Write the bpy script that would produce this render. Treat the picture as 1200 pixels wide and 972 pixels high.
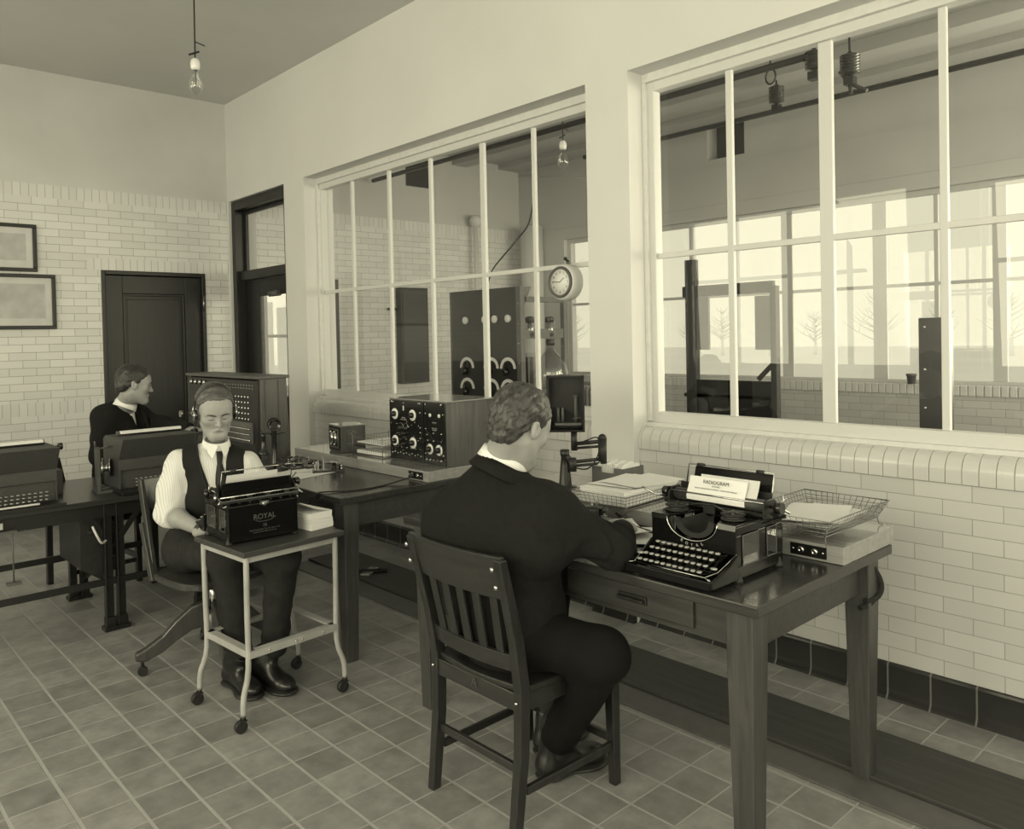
import bpy, math, random
import numpy as np
from mathutils import Vector, Matrix, Euler
random.seed(7)
for o in list(bpy.data.objects): bpy.data.objects.remove(o, do_unlink=True)
S = bpy.context.scene
COL = S.collection
PI = math.pi

# ---------------------------------------------------------------- camera
YAW, PITCH, ROLL, FPX, CX, CY, EYE = 0.732609645, -0.0190601660, -0.0216857510, 933.208, 574.83, 412.229, 1.5
fw = Vector((math.sin(YAW)*math.cos(PITCH), math.cos(YAW)*math.cos(PITCH), math.sin(PITCH)))
rt0 = Vector((math.cos(YAW), -math.sin(YAW), 0)); up0 = rt0.cross(fw)
rt = rt0*math.cos(ROLL) + up0*math.sin(ROLL)
up = -rt0*math.sin(ROLL) + up0*math.cos(ROLL)
cd = bpy.data.cameras.new('camera'); cam = bpy.data.objects.new('camera', cd); COL.objects.link(cam)
m = Matrix.Identity(4)
for i in range(3): m[i][0], m[i][1], m[i][2] = rt[i], up[i], -fw[i]
m[2][3] = EYE
cam.matrix_world = m
cd.sensor_fit = 'HORIZONTAL'; cd.sensor_width = 36.0; cd.lens = FPX/1200*36
cd.shift_x = (600-CX)/1200; cd.shift_y = (CY-486)/1200
cd.clip_start = 0.05; cd.clip_end = 300
S.camera = cam

def ray(x, y): return fw + rt*((x-CX)/FPX) - up*((y-CY)/FPX)
def at(x, y, d): return Vector((0, 0, EYE)) + ray(x, y)*d              # a measured image point at a depth, in metres
def on(x, y, z=0.0): r = ray(x, y); return Vector((0, 0, EYE)) + r*((z-EYE)/r.z)
def zx(px_, py_, x): r = ray(px_, py_); return EYE+r.z/r.x*x
def yat(px_, x, py_=120): r = ray(px_, py_); return r.y/r.x*x

# ---------------------------------------------------------------- light
TINT = (1.0, 0.940, 0.665)
world = bpy.data.worlds.new('sky'); S.world = world; world.use_nodes = True
nt = world.node_tree; nt.nodes.clear()
wo = nt.nodes.new('ShaderNodeOutputWorld'); bg = nt.nodes.new('ShaderNodeBackground')
tc = nt.nodes.new('ShaderNodeTexCoord'); sx = nt.nodes.new('ShaderNodeSeparateXYZ'); cr = nt.nodes.new('ShaderNodeValToRGB')
nt.links.new(tc.outputs['Generated'], sx.inputs[0]); nt.links.new(sx.outputs['Z'], cr.inputs[0])
cr.color_ramp.elements[0].position = 0.0; cr.color_ramp.elements[0].color = (0.84, 0.80, 0.575, 1)
cr.color_ramp.elements[1].position = 0.5; cr.color_ramp.elements[1].color = (0.79, 0.75, 0.54, 1)
nt.links.new(cr.outputs[0], bg.inputs[0]); bg.inputs[1].default_value = 1.0
nt.links.new(bg.outputs[0], wo.inputs[0])
def area(name, loc, target, sx_, sy_, radiance):
    l = bpy.data.lights.new(name, 'AREA'); l.shape = 'RECTANGLE'; l.size = sx_; l.size_y = sy_
    l.energy = radiance*sx_*sy_*PI; l.color = TINT
    o = bpy.data.objects.new(name, l); COL.objects.link(o); o.location = loc
    d = Vector(target)-Vector(loc); o.rotation_euler = d.to_track_quat('-Z', 'Y').to_euler()
    return o
area('daylight_left_windows', (-2.98, 0.3, 2.1), (4, 0.9, 1.6), 5.0, 2.3, 6.3)
area('daylight_left_windows_far', (-2.98, 5.1, 2.1), (3.0, 5.6, 1.8), 3.0, 2.1, 4.6)
area('fill_front_unseen', (0.6, -3.1, 2.1), (0.8, 4, 1.5), 3.6, 2.2, 3.6)  # fill light added behind the camera, with no known window there
area('fill_far_room_side', (7.5, -0.4, 1.9), (4.5, 2.2, 1.7), 3.4, 1.8, 8.0)  # added fill, out of view behind a bare gap in the window wall
area('fill_far_room_south', (5.4, -3.1, 2.0), (5.2, 4, 1.7), 3.0, 2.0, 8.0)  # added fill; the unseen south opening is made for it
S.view_settings.view_transform = 'Standard'; S.view_settings.look = 'None'
S.view_settings.exposure = 0.0; S.view_settings.gamma = 1.0; S.view_settings.use_curve_mapping = False

# ---------------------------------------------------------------- materials
MT = {}
def nodes(name):
    mt = bpy.data.materials.new(name); mt.use_nodes = True; MT[name] = mt
    n = mt.node_tree.nodes; return mt, n, mt.node_tree.links, n['Principled BSDF']
def setc(sock, g): sock.default_value = (g, g, g, 1)
def mat(name, g, rough=0.5, metal=0.0, spec=0.5, var=0.0, scale=8.0, stretch=(1, 1, 1), bump=0.0, coat=0.0):
    mt, n, L, p = nodes(name)
    setc(p.inputs['Base Color'], g); p.inputs['Roughness'].default_value = rough
    p.inputs['Metallic'].default_value = metal; p.inputs['Specular IOR Level'].default_value = spec
    p.inputs['Coat Weight'].default_value = coat; p.inputs['Coat Roughness'].default_value = 0.15
    if var or bump:
        t = n.new('ShaderNodeTexCoord'); mp = n.new('ShaderNodeMapping'); nz = n.new('ShaderNodeTexNoise')
        L.new(t.outputs['Object'], mp.inputs[0]); L.new(mp.outputs[0], nz.inputs['Vector'])
        mp.inputs['Scale'].default_value = stretch; nz.inputs['Scale'].default_value = scale; nz.inputs['Detail'].default_value = 5
        if var:
            r = n.new('ShaderNodeValToRGB'); L.new(nz.outputs[0], r.inputs[0])
            a, b = max(g*(1-var), 0), min(g*(1+var), 1)
            r.color_ramp.elements[0].position = 0.3; r.color_ramp.elements[0].color = (a, a, a, 1)
            r.color_ramp.elements[1].position = 0.7; r.color_ramp.elements[1].color = (b, b, b, 1)
            L.new(r.outputs[0], p.inputs['Base Color'])
        if bump:
            bm_ = n.new('ShaderNodeBump'); bm_.inputs['Strength'].default_value = bump; bm_.inputs['Distance'].default_value = 0.01
            L.new(nz.outputs[0], bm_.inputs['Height']); L.new(bm_.outputs[0], p.inputs['Normal'])
    return mt
def math_node(n, L, op, a, b=None, c=None):
    q = n.new('ShaderNodeMath'); q.operation = op
    for i, v in enumerate((a, b, c)):
        if v is None: continue
        if isinstance(v, (int, float)): q.inputs[i].default_value = v
        else: L.new(v, q.inputs[i])
    return q.outputs[0]
def tile_mat(name, axes, pitch, off, joint, g_tile, g_joint, stagger=0.0, var=0.12, rough=0.35, spec=0.5, bump=0.35, mottle=0.0):
    """rectangular tiles or bricks laid out in metres on two world axes; joint = joint width per axis"""
    mt, n, L, p = nodes(name)
    ge = n.new('ShaderNodeNewGeometry'); s = n.new('ShaderNodeSeparateXYZ'); L.new(ge.outputs['Position'], s.inputs[0])
    U, V = s.outputs[axes[0]], s.outputs[axes[1]]
    v = math_node(n, L, 'DIVIDE', math_node(n, L, 'SUBTRACT', V, off[1]), pitch[1])
    vf = math_node(n, L, 'FLOOR', v)
    u = math_node(n, L, 'DIVIDE', math_node(n, L, 'SUBTRACT', U, off[0]), pitch[0])
    if stagger:
        u = math_node(n, L, 'ADD', u, math_node(n, L, 'MULTIPLY', math_node(n, L, 'PINGPONG', vf, 1.0), stagger))
    uf = math_node(n, L, 'FLOOR', u)
    du = math_node(n, L, 'ABSOLUTE', math_node(n, L, 'SUBTRACT', math_node(n, L, 'SUBTRACT', u, uf), 0.5))
    dv = math_node(n, L, 'ABSOLUTE', math_node(n, L, 'SUBTRACT', math_node(n, L, 'SUBTRACT', v, vf), 0.5))
    def edge(dd, w, pt):
        mr = n.new('ShaderNodeMapRange'); L.new(dd, mr.inputs[0])
        e = 0.5 - w/2/pt
        mr.inputs[1].default_value = e-0.0009/pt; mr.inputs[2].default_value = e+0.0009/pt
        return mr.outputs[0]
    k = math_node(n, L, 'MAXIMUM', edge(du, joint[0], pitch[0]), edge(dv, joint[1], pitch[1]))
    cb = n.new('ShaderNodeCombineXYZ'); L.new(uf, cb.inputs[0]); L.new(vf, cb.inputs[1])
    wn = n.new('ShaderNodeTexWhiteNoise'); L.new(cb.outputs[0], wn.inputs['Vector'])
    nz = n.new('ShaderNodeTexNoise'); nz.inputs['Scale'].default_value = 9.0; nz.inputs['Detail'].default_value = 6; nz.inputs['Roughness'].default_value = 0.65
    L.new(ge.outputs['Position'], nz.inputs['Vector'])
    br = math_node(n, L, 'ADD', math_node(n, L, 'MULTIPLY', wn.outputs['Value'], 2*var), 1-var)
    br = math_node(n, L, 'MULTIPLY', br, math_node(n, L, 'ADD', math_node(n, L, 'MULTIPLY', nz.outputs[0], 2*mottle), 1-mottle))
    tg = math_node(n, L, 'MULTIPLY', br, g_tile)
    mx = n.new('ShaderNodeMix'); mx.data_type = 'FLOAT'; L.new(k, mx.inputs[0]); L.new(tg, mx.inputs[2]); mx.inputs[3].default_value = g_joint
    cc = n.new('ShaderNodeCombineColor')
    for i in range(3): L.new(mx.outputs[0], cc.inputs[i])
    L.new(cc.outputs[0], p.inputs['Base Color'])
    rr = n.new('ShaderNodeMix'); rr.data_type = 'FLOAT'; L.new(k, rr.inputs[0]); rr.inputs[2].default_value = rough; rr.inputs[3].default_value = 0.85
    L.new(rr.outputs[0], p.inputs['Roughness']); p.inputs['Specular IOR Level'].default_value = spec
    if bump:
        b = n.new('ShaderNodeBump'); b.inputs['Strength'].default_value = bump; b.inputs['Distance'].default_value = 0.003; b.invert = True
        L.new(k, b.inputs['Height']); L.new(b.outputs[0], p.inputs['Normal'])
    return mt
def wood(name, g, rough=0.35, axis=0, scale=3.0, var=0.35, coat=0.0):
    mt, n, L, p = nodes(name)
    t = n.new('ShaderNodeTexCoord'); mp = n.new('ShaderNodeMapping'); L.new(t.outputs['Object'], mp.inputs[0])
    st = [14, 14, 14]; st[axis] = 1.0; mp.inputs['Scale'].default_value = st
    nz = n.new('ShaderNodeTexNoise'); nz.inputs['Scale'].default_value = scale; nz.inputs['Detail'].default_value = 8; nz.inputs['Roughness'].default_value = 0.7; nz.inputs['Distortion'].default_value = 0.6
    L.new(mp.outputs[0], nz.inputs['Vector'])
    r = n.new('ShaderNodeValToRGB'); L.new(nz.outputs[0], r.inputs[0]); a, b = g*(1-var), g*(1+var)
    r.color_ramp.elements[0].position = 0.32; r.color_ramp.elements[0].color = (a, a, a, 1)
    r.color_ramp.elements[1].position = 0.68; r.color_ramp.elements[1].color = (b, b, b, 1)
    L.new(r.outputs[0], p.inputs['Base Color']); p.inputs['Roughness'].default_value = rough
    p.inputs['Coat Weight'].default_value = coat; p.inputs['Coat Roughness'].default_value = 0.12
    b_ = n.new('ShaderNodeBump'); b_.inputs['Strength'].default_value = 0.08; b_.inputs['Distance'].default_value = 0.005
    L.new(nz.outputs[0], b_.inputs['Height']); L.new(b_.outputs[0], p.inputs['Normal'])
    return mt
def glass(name, tint=0.97, base=0.04, gain=1.0):
    mt, n, L, p = nodes(name); n.remove(p); out = n['Material Output']
    ge = n.new('ShaderNodeNewGeometry'); dt = n.new('ShaderNodeVectorMath'); dt.operation = 'DOT_PRODUCT'
    L.new(ge.outputs['Incoming'], dt.inputs[0]); L.new(ge.outputs['Normal'], dt.inputs[1])
    c = math_node(n, L, 'ABSOLUTE', dt.outputs['Value'])
    f = math_node(n, L, 'POWER', math_node(n, L, 'SUBTRACT', 1.0, c), 5.0)
    f = math_node(n, L, 'MULTIPLY', math_node(n, L, 'ADD', math_node(n, L, 'MULTIPLY', f, 1-base), base), gain)
    tr = n.new('ShaderNodeBsdfTransparent'); setc(tr.inputs[0], tint)
    gl = n.new('ShaderNodeBsdfGlossy'); gl.inputs['Roughness'].default_value = 0.0; setc(gl.inputs[0], 1.0)
    ms = n.new('ShaderNodeMixShader'); L.new(f, ms.inputs[0]); L.new(tr.outputs[0], ms.inputs[1]); L.new(gl.outputs[0], ms.inputs[2])
    L.new(ms.outputs[0], out.inputs[0]); return mt

mat('plaster', 0.70, 0.9, spec=0.15, var=0.03, scale=1.6)
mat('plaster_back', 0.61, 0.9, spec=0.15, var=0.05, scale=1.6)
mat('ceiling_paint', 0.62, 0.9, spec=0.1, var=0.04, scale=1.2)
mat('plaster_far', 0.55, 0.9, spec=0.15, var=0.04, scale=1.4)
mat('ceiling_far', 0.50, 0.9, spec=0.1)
mat('white_paint', 0.65, 0.45, spec=0.4)
mat('white_paint_worn', 0.68, 0.5, spec=0.4, var=0.05, scale=20)
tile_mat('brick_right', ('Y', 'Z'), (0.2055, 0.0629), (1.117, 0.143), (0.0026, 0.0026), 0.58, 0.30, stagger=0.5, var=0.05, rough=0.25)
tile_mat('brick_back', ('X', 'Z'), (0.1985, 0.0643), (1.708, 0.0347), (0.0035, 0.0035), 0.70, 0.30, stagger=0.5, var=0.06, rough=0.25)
tile_mat('brick_soldier_back', ('X', 'Z'), (0.0601, 10.0), (1.653, -5.0), (0.0035, 0.0001), 0.70, 0.30, var=0.06, rough=0.25)
tile_mat('floor_tile', ('X', 'Y'), (0.1645, 0.165), (1.0, 3.0725), (0.011, 0.0065), 0.265, 0.37, var=0.16, rough=0.42, mottle=0.62, bump=0.3)
tile_mat('base_tile', ('Y', 'Z'), (0.161, 2.0), (1.001, -1.0), (0.006, 0.0001), 0.028, 0.16, var=0.15, rough=0.25)
tile_mat('base_tile_x', ('X', 'Z'), (0.161, 2.0), (1.0, -1.0), (0.006, 0.0001), 0.04, 0.2, var=0.15, rough=0.25)
mat('glaze', 0.60, 0.16, spec=0.6); mat('mortar', 0.32, 0.9)
wood('oak', 0.055, 0.42, 2); wood('oak_top', 0.030, 0.20, 1, coat=0.1); wood('oak_y', 0.042, 0.42, 1); wood('oak_x', 0.045, 0.40, 0)
wood('riser_wood', 0.27, 0.16, 1, var=0.18, coat=1.0); wood('door_wood', 0.013, 0.38, 2); wood('cabinet_wood', 0.075, 0.4, 2)
wood('chair_wood', 0.020, 0.33, 2, coat=0.1); wood('chair_wood_x', 0.026, 0.33, 0, coat=0.1); wood('plank_wood', 0.045, 0.6, 1, var=0.3); wood('swivel_wood', 0.045, 0.3, 2, coat=0.3)
mat('black_metal', 0.012, 0.35, spec=0.5); mat('black_enamel', 0.006, 0.22, spec=0.2); mat('key_top', 0.34, 0.35); mat('iron', 0.02, 0.45, spec=0.4, var=0.3, scale=30)
mat('crackle', 0.055, 0.6, bump=0.4, scale=150, var=0.2); mat('nickel', 0.55, 0.2, metal=1.0); mat('brass_dull', 0.35, 0.35, metal=1.0)
mat('wire_metal', 0.22, 0.4, metal=0.8); mat('grey_metal', 0.10, 0.45, var=0.1, scale=20); mat('stand_steel', 0.38, 0.5, spec=0.4, var=0.12, scale=12)
mat('rubber', 0.018, 0.6); mat('rubber_platen', 0.05, 0.5); mat('bakelite', 0.010, 0.18, coat=0.3); mat('ebonite', 0.006, 0.35, spec=0.3)
mat('dial_white', 0.75, 0.4); mat('paper', 0.78, 0.8, spec=0.1); mat('paper_old', 0.62, 0.8, spec=0.1, var=0.06); mat('ink', 0.06, 0.8); mat('ink_faded', 0.2, 0.8)
mat('engraving', 0.45, 0.5); mat('decal', 0.10, 0.4)
mat('skin', 0.31, 0.45, spec=0.35, var=0.05, scale=25); mat('lip', 0.22, 0.4); mat('eye', 0.5, 0.2); mat('brow_hair', 0.03, 0.7)
mat('hair_dark', 0.025, 0.45, var=0.5, scale=60, stretch=(.5, 1, 1), bump=0.3); mat('hair_brown', 0.075, 0.42, var=0.45, scale=60, stretch=(.35, 1, 1.5), bump=0.3); mat('hair_wavy', 0.042, 0.45, var=0.6, scale=55, stretch=(1, 1, 0.45), bump=0.5)
mat('suit_dark', 0.011, 0.9, spec=0.2, var=0.15, scale=60, bump=0.1); mat('suit_black', 0.006, 0.9, spec=0.2); mat('trouser', 0.022, 0.85, spec=0.2, var=0.15, scale=30)
mat('vest', 0.012, 0.8, spec=0.25); mat('collar', 0.80, 0.7); mat('shoe', 0.010, 0.30, coat=0.15); mat('sock', 0.02, 0.9); mat('lace', 0.06, 0.7)
mat('porcelain_white', 0.7, 0.2, coat=0.3); mat('insulator', 0.03, 0.15, coat=0.4); mat('radiator_paint', 0.45, 0.4); mat('snow', 0.80, 0.9, var=0.04, scale=0.1)
mat('far_wood', 0.55, 0.5); mat('panel_slate', 0.022, 0.3, spec=0.5, var=0.1); mat('label_card', 0.5, 0.6); mat('far_floor', 0.10, 0.6, var=0.1); mat('picture_print', 0.45, 0.6, var=0.25, scale=6)
mat('haze_pale', 0.95, 0.9); mat('house_far', 0.97, 0.9); mat('leather', 0.02, 0.35); mat('cloth_cord', 0.012, 0.8)  # near-white tree and house colours stand in for outdoor haze and overexposure
glass('window_glass', 0.97, 0.042, 1.25); glass('bulb_glass', 0.93, 0.06, 1.5); glass('tube_glass', 0.85, 0.06, 1.6); glass('picture_glass', 0.98, 0.03, 0.6); glass('smoked_glass', 0.55, 0.05, 1.5)
def striped(name, g0, g1, freq, rough=0.8):
    mt, n, L, p = nodes(name)
    t = n.new('ShaderNodeTexCoord'); w = n.new('ShaderNodeTexWave'); w.wave_type = 'BANDS'; w.bands_direction = 'X'
    L.new(t.outputs['Object'], w.inputs['Vector']); w.inputs['Scale'].default_value = freq; w.inputs['Distortion'].default_value = 0.6; w.inputs['Detail'].default_value = 1
    r = n.new('ShaderNodeValToRGB'); L.new(w.outputs[0], r.inputs[0])
    r.color_ramp.elements[0].position = 0.55; r.color_ramp.elements[0].color = (g0, g0, g0, 1)
    r.color_ramp.elements[1].position = 0.9; r.color_ramp.elements[1].color = (g1, g1, g1, 1)
    L.new(r.outputs[0], p.inputs['Base Color']); p.inputs['Roughness'].default_value = rough; p.inputs['Specular IOR Level'].default_value = 0.15
striped('shirt', 0.72, 0.58, 38); striped('tie', 0.025, 0.07, 60)
def lamp_mat():
    mt, n, L, p = nodes('filament'); setc(p.inputs['Base Color'], 0.1); p.inputs['Roughness'].default_value = 0.5
lamp_mat()

# ---------------------------------------------------------------- mesh helpers
def frame_z(d):
    d = d.normalized(); a = Vector((0, 0, 1)) if abs(d.z) < 0.95 else Vector((1, 0, 0))
    x = a.cross(d).normalized(); return x, d.cross(x)
class MB:
    def __init__(s): s.v = []; s.f = []; s.m = []; s.s = []
    def add(s, v, f, m=0, sm=False, T=None):
        b = len(s.v)
        for q in v: s.v.append(tuple(T @ Vector(q)) if T is not None else tuple(q))
        for q in f: s.f.append([i+b for i in q]); s.m.append(m); s.s.append(sm)
        return s
    def box(s, x0, x1, y0, y1, z0, z1, m=0, T=None):
        v = [(x, y, z) for z in (z0, z1) for y in (y0, y1) for x in (x0, x1)]
        return s.add(v, [(0, 2, 3, 1), (4, 5, 7, 6), (0, 1, 5, 4), (2, 6, 7, 3), (0, 4, 6, 2), (1, 3, 7, 5)], m, False, T)
    def cb(s, c, d, m=0, rot=None):
        T = Matrix.Translation(Vector(c)) @ (Euler(rot).to_matrix().to_4x4() if rot else Matrix.Identity(4))
        return s.box(-d[0]/2, d[0]/2, -d[1]/2, d[1]/2, -d[2]/2, d[2]/2, m, T)
    def bar(s, a, b, w, t, m=0, side=None, w2=None, t2=None):
        a, b = Vector(a), Vector(b); d = (b-a).normalized()
        if side is None: x, y = frame_z(d)
        else:
            x = Vector(side); x = (x-d*x.dot(d)).normalized(); y = d.cross(x)
        w2 = w2 or w; t2 = t2 or t
        v = []
        for p, ww, tt in ((a, w, t), (b, w2, t2)):
            for i, j in ((-1, -1), (1, -1), (1, 1), (-1, 1)): v.append(p + x*(i*ww/2) + y*(j*tt/2))
        return s.add(v, [(3, 2, 1, 0), (4, 5, 6, 7), (0, 1, 5, 4), (1, 2, 6, 5), (2, 3, 7, 6), (3, 0, 4, 7)], m)
    def ring(s, rings, m=0, sm=True, caps=True, closed=False):
        n = len(rings[0]); v = [p for r in rings for p in r]; f = []
        k = len(rings)
        for i in range(k if closed else k-1):
            for j in range(n):
                a = i*n+j; b = i*n+(j+1) % n; c = ((i+1) % k)*n+(j+1) % n; d = ((i+1) % k)*n+j
                f.append((a, b, c, d))
        s.add(v, f, m, sm)
        if caps and not closed:
            b = len(s.v)-len(v)
            s.f.append([b+j for j in range(n)][::-1]); s.m.append(m); s.s.append(False)
            s.f.append([b+(k-1)*n+j for j in range(n)]); s.m.append(m); s.s.append(False)
        return s
    def tube(s, pts, r, n=8, m=0, closed=False):
        pts = [Vector(p) for p in pts]; k = len(pts); rs = r if isinstance(r, (list, tuple)) else [r]*k
        rings = []; x = None
        for i, p in enumerate(pts):
            if closed: d = pts[(i+1) % k]-pts[i-1]
            else: d = pts[min(i+1, k-1)]-pts[max(i-1, 0)]
            d = d.normalized() if d.length > 1e-9 else Vector((0, 0, 1))
            if x is None: x, _ = frame_z(d)
            x = (x-d*x.dot(d))
            x = x.normalized() if x.length > 1e-6 else frame_z(d)[0]
            y = d.cross(x)
            rings.append([p + x*(math.cos(a)*rs[i]) + y*(math.sin(a)*rs[i]) for a in [2*PI*q/n for q in range(n)]])
        return s.ring(rings, m, True, True, closed)
    def cyl(s, a, b, r, r2=None, n=20, m=0):
        a, b = Vector(a), Vector(b); x, y = frame_z(b-a); r2 = r if r2 is None else r2
        rr = [[p + x*(math.cos(t)*q) + y*(math.sin(t)*q) for t in [2*PI*i/n for i in range(n)]] for p, q in ((a, r), (b, r2))]
        return s.ring(rr, m)
    def lathe(s, prof, o=(0, 0, 0), axis=(0, 0, 1), n=24, m=0):
        o = Vector(o); d = Vector(axis).normalized(); x, y = frame_z(d)
        rr = [[o + d*h + x*(math.cos(t)*max(r, 1e-5)) + y*(math.sin(t)*max(r, 1e-5)) for t in [2*PI*i/n for i in range(n)]] for r, h in prof]
        return s.ring(rr, m)
    def sph(s, c, r, m=0, n=14, T=None):
        r = (r, r, r) if isinstance(r, (int, float)) else r; c = Vector(c); rr = []
        k = n//2+1
        for i in range(k):
            a = PI*i/(k-1)-PI/2; q = max(math.cos(a), 1e-4)
            ring = [Vector((r[0]*q*math.cos(2*PI*j/n), r[1]*q*math.sin(2*PI*j/n), r[2]*math.sin(a))) for j in range(n)]
            rr.append([c+(T @ p if T is not None else p) for p in ring])
        return s.ring(rr, m)
    def prism(s, poly, z0, z1, m=0, T=None, sm=False):
        n = len(poly); v = [(p[0], p[1], z0) for p in poly]+[(p[0], p[1], z1) for p in poly]
        b = len(s.v)
        s.add(v, [(i, (i+1) % n, n+(i+1) % n, n+i) for i in range(n)], m, sm, T)
        s.f.append([b+i for i in range(n)][::-1]); s.m.append(m); s.s.append(False)
        s.f.append([b+n+i for i in range(n)]); s.m.append(m); s.s.append(False)
        return s
    def build(s, name, mats, parent=None, bevel=0.0, label=None, T=None):
        me = bpy.data.meshes.new(name); me.from_pydata(s.v, [], s.f); me.update()
        if isinstance(mats, str): mats = [mats]
        for q in mats: me.materials.append(MT[q])
        me.polygons.foreach_set('material_index', s.m); me.polygons.foreach_set('use_smooth', s.s)
        o = bpy.data.objects.new(name, me); COL.objects.link(o)
        if T is not None: o.matrix_world = T
        if parent is not None: o.parent = parent
        if bevel:
            b = o.modifiers.new('bevel', 'BEVEL'); b.width = bevel; b.segments = 2; b.limit_method = 'ANGLE'; b.angle_limit = 0.7
        if label: o['label'] = label
        return o
XF = Matrix(((1, 0, 0, 0), (0, 0, -1, 0), (0, 1, 0, 0), (0, 0, 0, 1)))   # (x,y,z) -> (x,-z,y): a drawing in x,z
def tag(o, label, cat, group=None, kind=None):
    if label: o['label'] = label
    if cat: o['category'] = cat
    if group: o['group'] = group
    if kind: o['kind'] = kind
    return o
def thing(name, loc, rz=0.0, label=None, cat=None, group=None, kind=None):
    o = bpy.data.objects.new(name, None); COL.objects.link(o); o.empty_display_size = 0.05
    o.location = loc; o.rotation_euler = (0, 0, rz); return tag(o, label, cat, group, kind)
def struct(o): o['kind'] = 'structure'; return o
def copy_tree(o, parent=None):
    c = o.copy(); COL.objects.link(c)
    if parent is not None: c.parent = parent
    for ch in list(o.children): copy_tree(ch, c)
    return c
def text(body, size, name, material, parent=None, T=None, extrude=0.0006, align='CENTER'):
    cu = bpy.data.curves.new(name, 'FONT'); cu.body = body; cu.size = size; cu.extrude = extrude; cu.align_x = align; cu.align_y = 'CENTER'
    t = bpy.data.objects.new(name+'_tmp', cu); COL.objects.link(t)
    dg = bpy.context.evaluated_depsgraph_get(); me = bpy.data.meshes.new_from_object(t.evaluated_get(dg))
    bpy.data.objects.remove(t, do_unlink=True)
    me.materials.clear(); me.materials.append(MT[material]); me.name = name
    if T is not None: me.transform(T)
    o = bpy.data.objects.new(name, me); COL.objects.link(o)
    if parent is not None: o.parent = parent
    return o
def arc(c, r, a0, a1, n, u=(1, 0, 0), v=(0, 0, 1)):
    c, u, v = Vector(c), Vector(u), Vector(v)
    return [c+u*(r*math.cos(a0+(a1-a0)*i/(n-1)))+v*(r*math.sin(a0+(a1-a0)*i/(n-1))) for i in range(n)]
def smooth_path(pts, k=6):
    pts = [Vector(p) for p in pts]; out = []
    for i in range(len(pts)-1):
        p0, p1, p2, p3 = pts[max(i-1, 0)], pts[i], pts[i+1], pts[min(i+2, len(pts)-1)]
        for j in range(k):
            t = j/k; out.append(0.5*((2*p1)+(p2-p0)*t+(2*p0-5*p1+4*p2-p3)*t*t+(3*p1-p0-3*p2+p3)*t**3))
    out.append(pts[-1]); return out
# ---------------------------------------------------------------- the room
FX, BX, YB, CZ = 3.285, 3.33, 7.394, 3.78          # plaster face, brick face, back wall, ceiling
M1 = MB().box(-2.9, 3.6, -2.9, 7.6, -0.1, 0.0); struct(M1.build('floor', 'floor_tile'))
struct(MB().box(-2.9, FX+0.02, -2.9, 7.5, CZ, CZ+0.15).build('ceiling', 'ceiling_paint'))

# partition wall with two interior windows and a glazed door
w = MB()
w.box(FX, 3.56, -2.9, YB+0.2, 2.845, CZ+0.15)                       # above the openings
w.box(FX, 3.56, 2.56, 2.845, 0, 2.845)                              # pier
w.box(FX, 3.56, 5.915, 6.255, 0, 2.845)                             # pier by the door
w.box(FX, 3.56, -2.9, -0.22, 0, 2.845)
w.box(FX, 3.56, 7.37, YB+0.2, 0, 2.845)
w.box(BX+0.02, 3.56, 2.845, 5.915, 0, 1.0); w.box(BX+0.02, 3.56, -0.22, 2.56, 0, 1.0)
struct(w.build('wall_right', 'plaster'))
def spandrel(n, y0, y1, k0):
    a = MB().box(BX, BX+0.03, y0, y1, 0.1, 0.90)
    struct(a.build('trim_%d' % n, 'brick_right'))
    t = MB(); t.box(BX-0.004, 3.42, y0, y1, 0.90, 0.95, 1); t.box(BX+0.05, 3.42, y0, y1, 0.95, 1.008, 1)
    # bullnose sill bricks: one rounded profile, laid side by side
    prof = [(3.42, 0.902), (BX-0.012, 0.902), (BX-0.012, 0.944)] + [(BX+0.058+0.070*math.cos(a), 0.944+0.070*math.sin(a)) for a in [PI-PI/2*i/10 for i in range(1, 11)]] + [(3.42, 1.014)]
    y = y0
    while y < y1-0.01:
        e = min(y+0.0575, y1)
        t.prism([(p[0], p[1]) for p in prof], -(e-0.0012), -(y+0.0012), 0, XF)
        y += 0.0575
    struct(t.build('trim_%d' % (n+1), ['glaze', 'mortar']))
spandrel(1, -0.22, 2.56, 0); spandrel(3, 2.845, 5.915, 0)
def cove(name, pts_a, pts_b, nrm, material):
    b = MB(); a, c, nn = Vector(pts_a), Vector(pts_b), Vector(nrm)
    prof = [(0.0, 0.0), (0.030, 0.0), (0.022, 0.008), (0.014, 0.022), (0.012, 0.04), (0.012, 0.132), (0.009, 0.141), (0.0, 0.145)]
    b.ring([[p+nn*u+Vector((0, 0, v)) for u, v in prof] for p in (a, c)], 0, False)
    return struct(b.build(name, material))
cove('baseboard_right', (BX, -0.22, 0), (BX, 2.56, 0), (-1, 0, 0), 'base_tile')
cove('baseboard_right', (BX, 2.845, 0), (BX, 5.915, 0), (-1, 0, 0), 'base_tile')
cove('baseboard_right', (FX, 2.56, 0), (FX, 2.845, 0), (-1, 0, 0), 'base_tile')
cove('baseboard_back', (-2.8, YB, 0), (2.12, YB, 0), (0, -1, 0), 'base_tile_x')
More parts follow.
